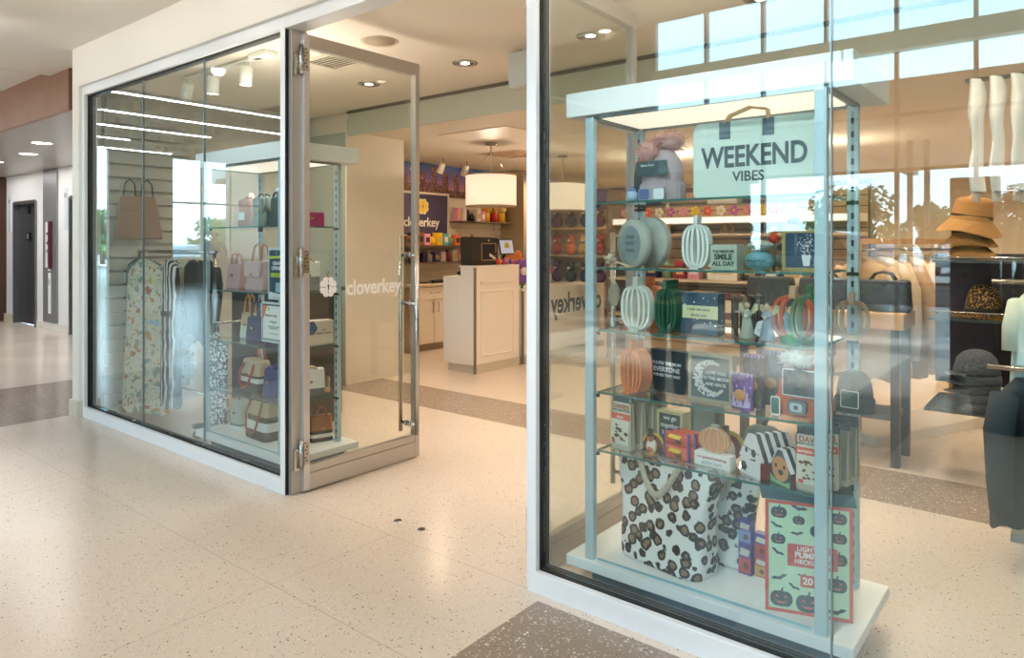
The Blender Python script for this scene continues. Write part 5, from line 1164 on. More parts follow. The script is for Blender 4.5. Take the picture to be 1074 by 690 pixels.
for i in range(6):
    c, n = (('#8a5a3a', 'brown'), ('#c9b28a', 'tan'), ('#e8e0d4', 'cream'), ('#b5936a', 'honey'), ('#5d3a3a', 'maroon'), ('#9aa5a8', 'grey'))[i]
    t = thing('plush_bear', '%s plush bear sitting on the upper gift shelf, %s from the pendant end' % (n, ORD[i]), 'plush toy', (-4.2+.36*i, 5.42, 1.501), 0, 'plush bears on the gift unit')
    b = B().ball((0, 0, .055), (.05, .042, .055), 12, 8); [b.ball((s*.04, -.035, .018), (.02, .032, .018), 8, 6) for s in (-1, 1)]; [b.ball((s*.048, -.015, .07), (.016, .02, .03), 8, 6) for s in (-1, 1)]; obj('body', b, pm(c, .95, 0, .15, 60), t)
    hd = obj('head', B().ball((0, -.006, .0), (.038, .034, .034), 12, 8).ball((0, -.036, -.008), (.016, .012, .012), 8, 6), pm(c, .95, 0, .15, 60), t, loc=(0, 0, .074+.0))
    b = B(); [b.ball((s*.028, 0, .03), (.012, .008, .012), 8, 6) for s in (-1, 1)]; obj('ear', b, pm(c, .95), hd)
    hd.location.z = .078; hd.scale = (.9, .9, .9)
# colourful back wall goods beyond the tan column
t = thing('plush_wall_display', 'crowded wall display with coloured toys past the tan column', 'display', (-6.2, 7.6, 0), 0)
obj('panel', B().bx(-.8, .9, 0, .06, .2, 2.3), pm('#e2d2b8', .5), t); obj('base', B().bx(-.8, .9, -.3, .06, 0, .2), pm('#b59a7a', .5), t)
for z in (.75, 1.2, 1.65): obj('shelf_board', B().bx(-.8, .9, -.3, 0, z-.03, z), pm('#c9a87c', .5), t)
obj('poster', B().bx(-.8, .9, -.012, 0, 1.95, 2.28), pm('#7d6aa8', .5, 0, .5, 4), t)
tc_ = [('#a3303c', 'red'), ('#2a3560', 'blue'), ('#d9703c', 'orange'), ('#5d3a6a', 'purple'), ('#c9a03c', 'gold'), ('#33484a', 'teal')]
for r_, z in enumerate((.201, .751, 1.201, 1.651)):
    for i in range(6):
        c, n = tc_[(i*2+r_*3) % 6]; t = thing('soft_toy', '%s soft toy on the wall display, %s in the %s row' % (n, ORD[i], ('bottom', 'second', 'third', 'top')[r_]), 'plush toy', (-6.85+.28*i, 7.42, z), 0, 'soft toys on the wall display')
        obj('body', B().ball((0, 0, .1), (.1, .08, .1), 12, 8), pm(c, .9, 0, .15, 30), t); hd = obj('head', B().ball((0, -.01, .25), (.075, .07, .07), 12, 8), pm(c, .9, 0, .15, 30), t)
        b = B(); [b.ball((s*.055, 0, .31), (.028, .018, .028), 8, 6) for s in (-1, 1)]; obj('ear', b, pm(c, .9), hd); obj('muzzle', B().ball((0, -.075, .235), (.035, .02, .026), 8, 6), pm('#e8dcc8', .9), hd)
# wood-top table with dark goods
t = thing('display_table', 'light wood topped table past the hat end of the gift case', 'table', (-1.35, 2.8, 0), 0)
obj('table_top', B().bx(-.55, .5, -.2, .2, .85, .95), pm('#d8a978', .45, 0, .12, 8), t, bev=.004)
for x in (-.5, .45):
    for y in (-.16, .16): obj('leg', B().bx(x-.025, x+.025, y-.025, y+.025, 0, .85), pm('#4a4c4e', .4, .4), t)
obj('lower_shelf', B().bx(-.5, .45, -.16, .16, .28, .31), pm('#6a6c6c', .5), t)
for i in range(3):
    handbag(('dark folded duffel on the wood topped table, by the gift case', 'dark duffel in the middle of the wood topped table', 'dark duffel on the wood topped table, by the sweaters')[i], (-1.72+.36*i, 2.8, .9505), 4*i-4, .33, .2, .2, [(1, ('#22262c', '#2c333a', '#1e2a38')[i])], '#17181b', .05, .06, 'duffel bags on the table', name='duffel_bag', clasp=False)
# platform rack of sweaters
AX = V((.404, .915, 0))
t = thing('garment_rack', 'wooden post garment rack on a white platform with beige sweaters', 'clothes rack', (-.9, 3.62, 0), 66)
obj('platform', B().bx(-.62, .62, -.08, .36, 0, .07), pm('#efe8dc', .45), t, bev=.004)
for x in (-.56, .56): obj('upright', B().bx(x-.022, x+.022, .1, .144, .07, 1.42), pm('#d3a677', .5, 0, .12, 10), t, bev=.002)
obj('cross_bar', B().bx(-.6, .6, .1, .144, 1.38, 1.42), pm('#d3a677', .5, 0, .12, 10), t, bev=.002)
obj('hang_rail', B().cyl((-.58, .122, 1.34), (.58, .122, 1.34), .012, n=10), STEEL, t)
SWC = ['#b89c7a', '#c4ae90', '#ab8d6a', '#cdbba0', '#a3845f', '#bda482', '#b39570']
for i in range(7):
    p = V((-.9, 3.62, 0))+AX*(-.48+.15*i)+V((-.915, .404, 0))*.122
    t = thing('sweater', 'beige knit sweater on the wooden rack, %s from the window' % ORD[i], 'sweater', (p.x, p.y, .44+.02*(i % 2)), -24+4*(i % 3), 'beige sweaters on the wooden rack')
    b = B(); garment(b, .46, .1, .84, 40+i, .14, .05, 6, .2); obj('torso', b, pm(SWC[i], .95, 0, .12, 50, bump=.3), t)
    for s in (-1, 1): obj('sleeve', B().tube([(s*.17, 0, .76), (s*.25, -.02, .6), (s*.27, -.03, .35), (s*.26, -.03, .12)], [.06, .06, .052, .045], 12), pm(SWC[i], .95, 0, .12, 50, bump=.3), t)
    obj('hanger', hanger(.845), pm('#c3a27a', .5), t)
# hat stand
t = thing('hat_stand', 'dark panel hat stand with shelves of bucket hats', 'hat stand', (-.36, 2.95, 0), 0)
obj('panel', B().bx(-.38, .75, .06, .12, .5, 1.32), pm('#3a2b33', .5, 0, .1, 8), t, bev=.003); obj('base', B().bx(.35, .75, -.2, .14, 0, .04), pm('#2a2426', .5), t); obj('upright', B().bx(.5, .56, .06, .12, .04, .5), pm('#2a2426', .5), t)
for z, x0 in ((.43, -.36), (.94, -.36), (1.285, -.34)): obj('shelf_board', B().bx(x0, .7, -.34 if z > .5 else -.5, .06, z-.015, z), pm('#3f4a4c', .3), t, bev=.002)
for z in (.98, 1.3): obj('shelf_rail', B().cyl((-.36, -.34 if z < 1.2 else -.3, z), (.7, -.34 if z < 1.2 else -.3, z), .006, n=8), STEEL, t)
def buckethat(label, loc, rz, c, s=1., band='#5a3c22', group='bucket hats on the stand', wob=.012, bumpy=.35):
    t = thing('bucket_hat', label, 'hat', loc, rz, group)
    def brim(u, v): a = 2*pi*u; r = (.089+.052*v)*s; return (r*cos(a), r*.92*sin(a), (.072-.062*v**1.1)*s+wob*.7*s*sin(3*a+1)*v)
    def crown(u, v):
        a = 2*pi*u; r = (.092-.012*v/.7 if v < .7 else .080*max(.01, (1-((v-.7)/.3)**2.4))**.5)*s; return (r*cos(a)+.004*s*sin(5*a)*v, r*.94*sin(a), (.07+.085*min(v, .7)/.7+.036*max(0, v-.7)/.3)*s)
    obj('crown', B().grid(crown, 40, 18, True), pm(c, .9, 0, .14, 50, bump=bumpy), t)
    b = B().grid(brim, 48, 8, True); b.grid(lambda u, v: tuple(V(brim(1-u, v))-V((0, 0, .004))), 48, 8, True); obj('brim', b, pm(c, .9, 0, .14, 50, bump=bumpy), t)
    obj('band', B().grid(lambda u, v: (.0905*s*cos(2*pi*u), .0905*.92*s*sin(2*pi*u), (.076+.022*v)*s), 40, 2, True), pm(band, .8), t)
    return t
buckethat('tan bucket hat at the bottom of the brown hat stack', (-.53, 2.83, 1.2855), 0, '#a8793f', 1.0)
buckethat('brown bucket hat in the middle of the brown hat stack', (-.535, 2.83, 1.36), 25, '#a0733d', 1.04)
bh = buckethat('brown bucket hat with leopard bow on top of the hat stack', (-.54, 2.83, 1.44), 10, '#a97c45', 1.22, '#3a2a1c')
bh.rotation_euler = (R(4), R(9), R(10))
t = thing('straw_hat', 'black and gold woven sun hat on the middle hat shelf', 'hat', (-.46, 2.80, .9405), 0)
STRAW = rampmat('woven_straw', lambda nt, tc: ramp(nt, tex(nt, 'ShaderNodeTexNoise', tc, 90, Detail=1.).outputs['Fac'], [(.0, '#1c1814'), (.5, '#1c1814'), (.55, '#b8863c')], True), .7)
obj('crown', B().lathe([(.1, .03), (.09, .1), (.076, .16), (.045, .195), (.0001, .2)], n=40), STRAW, t); obj('brim', B().grid(lambda u, v: ((.1+.065*v)*cos(2*pi*u), (.1+.065*v)*sin(2*pi*u), .034-.03*v+.003*sin(2*2*pi*u)*v), 48, 6, True), STRAW, t); obj('band', B().lathe([(.1005, .034), (.0965, .06)], n=40), BLACK, t)
for i in range(5):
    t = thing('quilted_cap', 'grey quilted cap, %s from the bottom of the low stack' % ORD[i], 'hat', (-.47+.006*(i % 2), 2.55, .4305+.052*i), 8*i, 'quilted caps on the low shelf')
    QU = pm('#565c64', .85, 0, .12, 30, bump=.9, bscale=60)
    top = i == 4
    obj('cap_crown', B().lathe([(.115, .0), (.118, .02), (.112, .05)]+([(.1, .09), (.07, .125), (.03, .14), (.0001, .142)] if top else [(.09, .06), (.0001, .062)]), n=40, sy=.9), QU, t)
    obj('peak', B().grid(lambda u, v: ((.11+.055*v*(1-.5*abs(2*u-1)**2))*cos(pi*(.78+.44*u)), (.11+.055*v)*sin(pi*(.78+.44*u))*.9, .012-.012*v+.0), 20, 5), QU, t)
# near garments at the right edge
t = thing('two_tier_rail', 'chrome two tier garment rail beside the hat stand', 'clothes rack', (.16, 1.85, 0), 0)
obj('base', B().bx(-.42, .7, -.1, .1, 0, .04), pm('#8d9699', .35, .6), t, bev=.003)
for x in (.55,): obj('upright', B().bx(x-.02, x+.02, -.02, .02, .04, 2.3), pm('#8d9699', .35, .6), t)
obj('upper_rail', B().cyl((-.5, 0, 1.2), (.6, 0, 1.2), .012, n=12), STEEL, t); obj('lower_rail', B().tube([(.55, 0, .82), (.55, -.22, .82), (-.5, -.22, .82)], .012, 12), STEEL, t); obj('top_rail', B().tube([(.55, 0, 2.2), (.55, .1, 2.2), (-.62, .1, 2.2)], .012, 12), STEEL, t)
for i in range(4):
    t = thing('mint_shirt', 'pale mint shirt on the upper tier, %s from the free end' % ORD[i], 'shirt', (-.17+.12*i, 1.85, .74), 70-6*i, 'pale shirts on the two tier rail')
    b = B(); garment(b, .4, .07, .42, 60+i, .16, .05, 6, .2); obj('torso', b, pm(['#cfe0d4', '#e6dfc4', '#c3d8d0', '#e9e6da'][i], .9, 0, .06, 30), t)
    for s in (-1, 1): obj('sleeve', B().tube([(s*.15, 0, .37), (s*.22, -.01, .26), (s*.23, -.01, .16)], [.05, .052, .048], 12), pm(['#cfe0d4', '#e6dfc4', '#c3d8d0', '#e9e6da'][i], .9, 0, .06, 30), t)
    obj('hanger', hanger(.425), STEEL, t)
for i in range(4):
    t = thing('dark_coat', 'dark teal coat on the lower tier, %s from the free end' % ORD[i], 'coat', (-.19+.13*i, 1.63, .16), 62+4*i, 'dark coats on the two tier rail')
    c = ['#20333f', '#243a45', '#1d2c38', '#2a3d48'][i]
    b = B(); garment(b, .42, .1, .62, 70+i, .12, .08, 5, .18); obj('torso', b, pm(c, .8, 0, .15, 20), t)
    for s in (-1, 1): obj('sleeve', B().tube([(s*.16, 0, .56), (s*.23, -.02, .42), (s*.24, -.03, .2), (s*.23, -.03, .08)], [.055, .058, .05, .044], 12), pm(c, .8, 0, .15, 20), t)
    obj('hanger', hanger(.625), STEEL, t)
for i in range(6):
    t = thing('white_scarf', 'long white scarf hanging high, %s from the free end of the top rail' % ORD[i], 'scarf', (-.41+.085*i, 1.95, 1.64), 70, 'white scarves on the top rail')
    b = B().grid(lambda u, v: (.055*(1+.2*sin(9*v+i))*cos(2*pi*u)+.01*sin(14*v), .022*sin(2*pi*u)*(1+.3*sin(7*v)), .56*(1-v)), 24, 18, True); obj('cloth', b, pm('#efeee8', .9, 0, .05, 30), t)
    b = B()
    for k in range(8): b.tube([(-.045+.013*k, 0, .01), (-.047+.013*k, .004, -.05)], .002, 5)
    obj('fringe', b, pm('#efeee8', .9), t)
# ------------------------------------------------------------------ people (seen as reflections)
def skinmesh(name, pts, edges, radii, mat, parent, root=0, sub=2):
    me = bpy.data.meshes.new(name); me.from_pydata(pts, edges, []); me.materials.append(mat)
    o = bpy.data.objects.new(name, me); C.objects.link(o); o.parent = parent
    sk = o.modifiers.new('skin', 'SKIN'); sk.use_smooth_shade = True; me.skin_vertices or None
    if not me.skin_vertices: bpy.context.view_layer.update()
    lay = me.skin_vertices[0].data
    for i, r in enumerate(radii):
        lay[i].radius = (r, r) if not isinstance(r, tuple) else r; lay[i].use_root = (i == root)
    s = o.modifiers.new('subdivision', 'SUBSURF'); s.levels = sub; s.render_levels = sub
    return o
def person(label, loc, rz, hgt, shirt, trousers, hair, skin, armpose, longhair=False, badge=False):
    t = thing('person', label, 'person', loc, rz); k = hgt/1.75
    P = []; E_ = []; Rr = []
    def v(p, r, par=None):
        P.append(tuple(x*k for x in p)); Rr.append(tuple(x*k for x in r) if isinstance(r, tuple) else r*k)
        if par is not None: E_.append((par, len(P)-1))
        return len(P)-1
    pel = v((0, 0, .96), (.15, .11)); wa = v((0, 0, 1.1), (.13, .1), pel); ch = v((0, .0, 1.28), (.15, .11), wa); up = v((0, 0, 1.42), (.11, .08), ch); nk = v((0, -.005, 1.5), .055, up); hb = v((0, -.012, 1.56), .062, nk)
    legs = []; arms = []
    for s in (-1, 1):
        hp = v((s*.095, 0, .9), .088, pel); kn = v((s*.105, -.01, .5), .06, hp); an = v((s*.11, .02, .09), .042, kn); he = v((s*.11, -.0, .045), .042, an); to = v((s*.125, -.15, .03), .032, he); legs.append((hp, kn, an))
        sh = v((s*.185, 0, 1.40), .055, up); el, wr, pa = armpose[0 if s < 0 else 1]
        e = v(el, .043, sh); w_ = v(wr, .029, e); p = v(pa, .033, w_); arms.append((sh, e, w_))
        d = (V(pa)-V(wr)).normalized(); sd = d.cross(V((0, 1, .2))).normalized()
        for j, ln in enumerate((.068, .078, .073, .058)):
            b0 = V(pa)+d*.03+sd*(-.027+.018*j); f1 = b0+d*ln*.5; f2 = b0+d*ln*.95+V((0, -.015, -.01))
            a = v(tuple(b0), .0105, p); a = v(tuple(f1), .0095, a); v(tuple(f2), .008, a)
        b0 = V(pa)-d*.01-sd*.03; a = v(tuple(b0), .012, p); v(tuple(b0-sd*.025+d*.035), .0095, a)
    skinmesh('body', P, E_, Rr, pm(skin, .6), t)
    # head: one shaped mesh with nose, brow and chin
    def hf(u, vv):
        a = 2*pi*u; th = pi*vv; z = -cos(th); r = sin(th); x = .074*r*cos(a); y = .094*r*sin(a); fr = max(0, -sin(a))*r
        if z < 0: x *= 1-.28*(-z); y *= 1-.1*(-z)
        y -= .022*math.exp(-((z+.08)/.13)**2)*math.exp(-(cos(a)*r/.2)**2)*(fr > 0)     # nose
        y += .008*math.exp(-((z-.12)/.1)**2)*fr                                       # eye line
        y -= .006*math.exp(-((z+.42)/.07)**2)*fr                                      # mouth
        return (x*k, y*k, .118*z*k)
    hd = obj('head', B().grid(hf, 40, 28, True), pm(skin, .6), t, loc=(0, -.02*k, 1.645*k))
    b = B(); [b.ball((s*.029*k, -.077*k, .012*k), .0095*k, 10, 8) for s in (-1, 1)]; obj('eye', b, pm('#2a241f', .3), hd)
    b = B(); [b.ball((s*.074*k, .005*k, -.01*k), (.01*k, .02*k, .032*k), 10, 8) for s in (-1, 1)]; obj('ear', b, pm(skin, .6), hd)
    b = B().ball((0, -.084*k, -.052*k), (.024*k, .008*k, .007*k), 12, 6); obj('mouth', b, pm('#9a5a50', .6), hd)
    b = B().grid(lambda u, vv: (lambda a, th: (.081*k*sin(th)*cos(a), (.100*sin(th)*sin(a)+.012)*k, .126*k*cos(th)))(2*pi*u, (.02+.46*vv*(1+.55*max(0, sin(2*pi*u))))*pi), 40, 14, True)
    if longhair: b.grid(lambda u, vv: ((.083+.012*sin(vv*3))*k*cos(pi*u), (.03+.085*sin(pi*u))*k, (.03-.3*vv)*k), 24, 10); b.grid(lambda u, vv: ((.075)*k*cos(pi*(1-u)), (.03+.07*sin(pi*u))*k, (.03-.3*vv)*k), 24, 10)
    obj('hair', b, pm(hair, .7, 0, .2, 60), hd)
    # clothes follow the same skeleton
    q = [P[pel], P[wa], P[ch], P[up]]; e2 = [(0, 1), (1, 2), (2, 3)]; r2 = [(.165*k, .125*k), (.148*k, .118*k), (.166*k, .126*k), (.12*k, .092*k)]
    for sh, e, w_ in arms:
        n = len(q); q += [P[sh], P[e], tuple(V(P[e]).lerp(V(P[w_]), .9))]; e2 += [(3, n), (n, n+1), (n+1, n+2)]; r2 += [.066*k, .055*k, .042*k]
    skinmesh('jacket', q, e2, r2, pm(shirt, .85, 0, .1, 20), t)
    q = [P[pel]]; e2 = []; r2 = [(.158*k, .12*k)]
    for hp, kn, an in legs:
        n = len(q); q += [P[hp], P[kn], P[an]]; e2 += [(0, n), (n, n+1), (n+1, n+2)]; r2 += [.1*k, .075*k, .062*k]
    skinmesh('trousers', q, e2, r2, pm(trousers, .85, 0, .1, 20), t)
    for s in (-1, 1): obj('shoe', B().grid(lambda u, vv: (lambda a: ((s*.115+.045*cos(a)*(1-.3*(vv > .7))*max(.02, (1-(vv-.45)**2*1.2)))*k*1, (-.055+.125*sin(a)*max(.02, (1-vv*.25)))*k, (.0+.075*vv)*k))(2*pi*u), 24, 8, True), BLACK, t)
    if badge:
        obj('lanyard', B().tube([(-.06*k, -.1*k, 1.42*k), (-.02*k, -.142*k, 1.25*k), (0, -.145*k, 1.2*k), (.02*k, -.142*k, 1.25*k), (.06*k, -.1*k, 1.42*k)], .004, 5), pm('#3b3f48', .7), t); obj('badge', B().bx(-.035*k, .035*k, -.155*k, -.15*k, 1.12*k, 1.2*k), pm('#e6e9ec', .5), t)
    return t
REL = [((-.24, .03, 1.13), (-.25, -.06, .89), (-.25, -.09, .82)), ((.24, .03, 1.13), (.25, -.06, .89), (.25, -.09, .82))]
person('woman with brown hair in a dark jacket standing behind the photographer, reflected in the window', (-2.78, -3.3, 0), 178, 1.56, '#23262a', '#2c3038', '#5a3a24', '#c79a7c', REL, True, True)
REACH = [((-.25, .02, 1.12), (-.22, -.2, 1.02), (-.2, -.29, 1.03)), ((.24, .0, 1.14), (.22, -.2, 1.04), (.2, -.29, 1.04))]
person('man in a blue shirt standing at the service counter, reflected in the handbag window', (-17.25, -6.95, 0), 120, 1.72, '#3c5a86', '#2a2e38', '#2b211a', '#a5775a', REACH)
# ------------------------------------------------------------------ elevator lobby
LOBW = pm('#f0efee', .45, 0, .02, 4)
b = B()
for x0, x1 in ((-16, -14.62), (-13.5, -12.05), (-10.95, -6.35)): b.bx(x0, x1, 1.9, 2.1, 0, 2.62)
for x0, x1 in ((-14.62, -13.5), (-12.05, -10.95)): b.bx(x0, x1, 1.9, 2.1, 2.1, 2.62)
struct('elevator_wall', b, LOBW)
struct('elevator_baseboard', B().bx(-13.48, -12.07, 1.885, 1.905, 0, .12), pm('#e9e4da', .4))
struct('trim_7', B().bx(-13.15, -12.55, 1.875, 1.9, .13, 2.6), pm('#8f9092', .35, .4, .03))
struct('lobby_left_wall', B().bx(-16.2, -15.05, .2, 2.1, 0, 2.62), pm('#4a2d1d', .5, 0, .2, 9))
struct('trim_8', B().bx(-15.05, -14.62, 1.86, 1.9, 0, .14), pm('#d8c9b4', .4))
for n, x0 in (('door_3', -14.62), ('door_4', -12.05)):
    r = sroot(n, (x0, 1.93, 0))
    b = B().bx(0, .05, -.06, .06, 0, 2.1); b.bx(1.07, 1.12, -.06, .06, 0, 2.1); b.bx(.05, 1.07, -.06, .06, 2.06, 2.12)
    obj('frame', b, pm('#7f8083', .3, .8), r, bev=.004)
    for k in (0, 1): obj('door_panel', B().bx(.06+.505*k, .06+.495+.505*k, .03, .06, .01, 2.06), pm('#55585c', .4, .6, .04, 30), r)
    b = B().bx(.52, .66, -.005, .03, 1.44, 1.58)
    p = obj('floor_plate', b, BLACK, r); text('2', .11, pm('#e8e8e8'), p, (.59, -.007, 1.51), bold=.01)
    obj('indicator', B().bx(.53, .63, -.005, .03, 1.9, 2.03), BLACK, r)
# call panel & signs on grey strip
t = thing('elevator_call_panel', 'white and maroon elevator call panel on the grey wall strip', 'call panel', (-12.9, 1.874, 1.35))
obj('backplate', B().bx(-.08, .12, -.02, 0, -.35, .38), pm('#e8e6e6', .4), t, bev=.004)
obj('maroon_edge', B().bx(.12, .17, -.05, 0, -.36, .39), pm('#5b2430', .5), t)
for z in (.2, .05, -.08): obj('button', B().cyl((0.02, -.02, z), (0.02, -.03, z), .025, n=12), STEEL, t)
t = thing('wall_plate', 'long white vertical sign strip below the elevator call panel', 'sign', (-12.83, 1.874, .62))
obj('strip', B().bx(-.05, .05, -.012, 0, -.35, .3), pm('#f6f6f6', .4), t, bev=.003)
obj('mark', B().bx(-.02, .02, -.014, -.012, .1, .2), pm('#9aa3a8', .4), t)
t = thing('wall_plate', 'small white square plate between call panel and sign strip', 'sign', (-12.83, 1.874, 1.0))
obj('plate', B().bx(-.06, .06, -.012, 0, -.05, .05), pm('#f2efe6', .4), t, bev=.003)
obj('mark', B().bx(-.02, .02, -.014, -.012, -.02, .02), pm('#b7a878', .4), t)
for k, (x, w) in enumerate(((-12.22, 'beside the nearer elevator door'), (-14.85, 'beside the farther elevator door'))):
    t = thing('door_sign', 'narrow upright frosted sign %s' % w, 'sign', (x, 1.899, 1.95))
    obj('panel', B().bx(-.07, .07, -.012, 0, -.35, .3), pm('#dfe4e8', .3), t, bev=.003)
    obj('mark', B().bx(-.04, .04, -.014, -.012, .15, .22), pm('#9da5ab', .4), t)
# lobby soffit and copper bulkhead
COP = rampmat('copper_panel', lambda nt, tc: mixc(nt, tex(nt, 'ShaderNodeTexNoise', tc, 2.2, Detail=4.).outputs['Fac'], '#8f6450', '#c0937a'), .38)
b = B().bx(-16.2, -7.05, .16, .2, 2.58, 3.3); b.bx(-16.2, -7.05, .158, .161, 2.86, 2.87)
struct('copper_bulkhead_wall', b, COP)
struct('bulkhead_end_wall', B().bx(-7.05, -7.0, .16, 1.9, 2.58, 3.0), pm('#6b4030', .5, 0, .2, 9))
struct('lobby_ceiling', B().bx(-16.2, -7.0, .2, 2.1, 2.58, 2.62), pm('#b9b3ac', .3, .1, .04, 3))
b = B()
for k in range(2):
    b.bx(-25, -7.5, .16-.5*(k+1)+.008, .16-.5*k, 3.0, 3.06)
struct('tiled_ceiling', b, pm('#eeecea', .7, 0, .02, 4))
for x, y in ((-10.9, 1.0), (-9.6, .75), (-12.3, 1.0)):
    t = thing('lobby_downlight', 'oval recessed lobby downlight, %s elevator' % ('over the nearer' if x > -10 else ('between the' if x > -12 else 'over the farther')), 'ceiling light', (x, y, 2.579), 0, 'downlights in the elevator lobby')
    obj('rim', B().lathe([(.1, 0), (.115, -.006), (.12, 0)], n=28), WHITE, t)
    obj('lamp', B().lathe([(.0001, -.004), (.1, -.003), (.1, .001)], n=28), pm('#fff6ea', .4, emit=9), t)

# ------------------------------------------------------------------ the hall behind the photographer (seen in the reflections)
HALLW = pm('#e6dfd2', .6, 0, .02, 3)
b = B().bx(-32, 9, -15.6, -.8, 8.6, 8.8); struct('hall_ceiling', b, pm('#ece7dd', .7))
b = B().bx(-7.5, 9, -2.27, -2.21, 2.95, 8.6); b.bx(-7.54, -7.5, -2.27, -.05, 2.95, 8.6); b.bx(-25, -7.5, -.86, -.82, 3.0, 8.6)
struct('hall_upper_wall', b, HALLW)
struct('hall_right_wall', B().bx(9, 9.2, -15.6, 0, 0, 8.8), HALLW)
# long curtain wall opposite the shop
CW = -15.5
def curtain():
    r = sroot('window_3', (0, CW, 0))
    xs = [-9.25+1.5*k for k in range(13)]
    b = B(); [b.bx(x-.045, x+.045, -.09, .09, .0, 8.6) for x in xs[:1]]
    for x in xs: obj('mullion', B().bx(x-.04, x+.04, -.09, .09, 0, 8.6), pm('#6f757a', .4, .4), r)
    for z in (.5, 3.05, 4.28): obj('transom', B().bx(xs[0], xs[-1], -.06, .06, z-.035, z+.035), pm('#6b5c4e', .5, .2), r)
    obj('spandrel', B().bx(xs[0], xs[-1], -.15, .18, 5.72, 6.15), pm('#c9c6bb', .5), r)
    obj('glass_pane', B().bx(xs[0], xs[-1], -.005, .005, .05, 8.6), WGLASS, r)
    return r
curtain()
struct('hall_partition_wall', B().bx(-9.3, -6.5, CW+.2, CW+.5, 0, 3.3), pm('#8d918c', .6, 0, .1, 2))
struct('hall_opposite_wall', B().bx(-32, -9.3, CW-.1, CW+.1, 0, 8.8), pm('#9a8f83', .6, 0, .05, 2))
# end wall with its windows
b = B()
for z0, z1 in ((0, .85), (4.42, 8.8)): b.bx(-25.2, -25, -13.0, -9.5, z0, z1)
b.bx(-25.2, -25, -9.5, -7.45, 0, 8.8); b.bx(-25.2, -25, -7.05, 2.1, 0, 8.8); b.bx(-25.2, -25, -15.5, -13.0, 0, 8.8)
struct('hall_end_wall', b, pm('#8d8579', .6, 0, .05, 2))
r = sroot('window_4', (-25.1, 0, 0))
for y in (-9.55, -10.65, -11.75, -12.95): obj('mullion', B().bx(-.05, .05, y-.04, y+.04, .85, 4.42), pm('#9fb6bd', .5), r)
obj('transom', B().bx(-.05, .05, -13, -9.5, 2.83, 2.9), pm('#9fb6bd', .5), r)
obj('glass_pane', B().bx(-.005, .005, -13, -9.5, .85, 4.42), WGLASS, r)
# left part of the hall: slatted timber ceiling with light strips
b = B()
for i in range(7):
    for k in range(24):
        if (i*5+k*3) % 7 == 0: continue
        b.bx(-24.05+2.06*i+.3, -24.05+2.06*i+1.55, -9.6+.27*k, -9.6+.27*k+.16, 4.35, 4.6)
struct('slatted_hall_ceiling', b, pm('#5e4a3c', .6, 0, .2, 5))
struct('hall_left_ceiling', B().bx(-25, -9.3, -15.4, -.86, 4.7, 4.75), pm('#8b857c', .7))
for i, (x, y0, y1) in enumerate(((-14.5, -3.4, -9.5), (-16.65, -4.0, -9.5), (-18.7, -4.7, -7.6), (-23.1, -6.3, -8.6), (-20.9, -5.2, -6.4))):
    t = thing('ceiling_strip_light', 'long white linear strip light under the slatted hall ceiling, %s from the shop' % ORD[i], 'strip light', (x, y0, 4.32), 0, 'strip lights in the hall ceiling')
    b = B().bx(-.05, .05, y1-y0, 0, .0, .03)
    for q in (.15, .85): b.cyl((0, (y1-y0)*q, .03), (0, (y1-y0)*q, .375), .008, n=8)
    obj('housing', b, WHITE, t)
    obj('diffuser', B().bx(-.045, .045, y1-y0, 0, -.012, -.001), pm('#fff8ee', .4, emit=26), t)
# counter by the end window
t = thing('service_counter', 'dark service counter in front of the far end window', 'counter', (-15.7, -7.2, 0), 0)
obj('body', B().bx(-1.2, 1.2, -.3, .3, 0, .98), pm('#3a3e42', .5), t, bev=.01)
obj('counter_top', B().bx(-1.3, 1.3, -.38, .38, .98, 1.03), pm('#23262a', .3), t, bev=.006)
# planters with palms
def palm(name, label, loc, h, nf, seed, fl, rz=0):
    rnd = random.Random(seed); t = thing(name, label, 'plant', loc, rz)
    obj('planter', B().lathe([(.0001, 0), (.2, 0), (.27, .45), (.25, .45), (.24, .4), (.0001, .4)], n=24), pm('#4c4f52', .6), t)
    b = B()
    for k in range(4): b.tube([(.03*cos(k*1.6), .03*sin(k*1.6), .4), (.06*cos(k*1.6), .06*sin(k*1.6), .4+(h-.4)*.5), (.1*cos(k*1.6), .1*sin(k*1.6), h)], [.03, .025, .018], 8)
    obj('trunk', b, pm('#6d5a45', .8, bump=.5), t)
    b = B()
    for f in range(nf):
        a = 2*pi*f/nf+rnd.uniform(-.25, .25); el = rnd.uniform(.25, 1.25); L_ = fl*rnd.uniform(.8, 1.15); k = f % 4
        P = []; N = 12
        p = V((.1*cos(k*1.6), .1*sin(k*1.6), h)); e = el
        for i in range(N+1):
            P.append(p.copy()); p = p+V((cos(a)*cos(e), sin(a)*cos(e), sin(e)))*(L_/N); e -= .16
        b.tube(P, [.008*(1-.8*i/N) for i in range(N+1)], 5)
        for i in range(2, N+1):
            d = (P[i]-P[i-1]).normalized(); sd = d.cross(V((0, 0, 1))).normalized()
            for s in (-1, 1):
                for q in (0, .5):
                    o = P[i]-d*(L_/N)*q; ll = .26*fl*(1-abs(i/N-.45))*rnd.uniform(.8, 1.1)
                    tip = o+(sd*s*.8+d*.65+V((0, 0, -.25))).normalized()*ll; w = d*.011
                    mid = (o+tip)/2+V((0, 0, .01))
                    b.add([o-w*.4, o+w*.4, mid+w, tip, mid-w], [(0, 1, 2, 3, 4)])
    obj('fronds', b, pm('#2f5a3c', .45, 0, .4, 7), t)
palm('potted_palm', 'potted palm near the photographer, reflected beside the hats', (-.44, -4.1, 0), 1.5, 17, 3, .72)
palm('potted_palm', 'potted palm in the hall reflected behind the smile block', (-3.55, -7.3, 0), 1.05, 15, 5, .8)

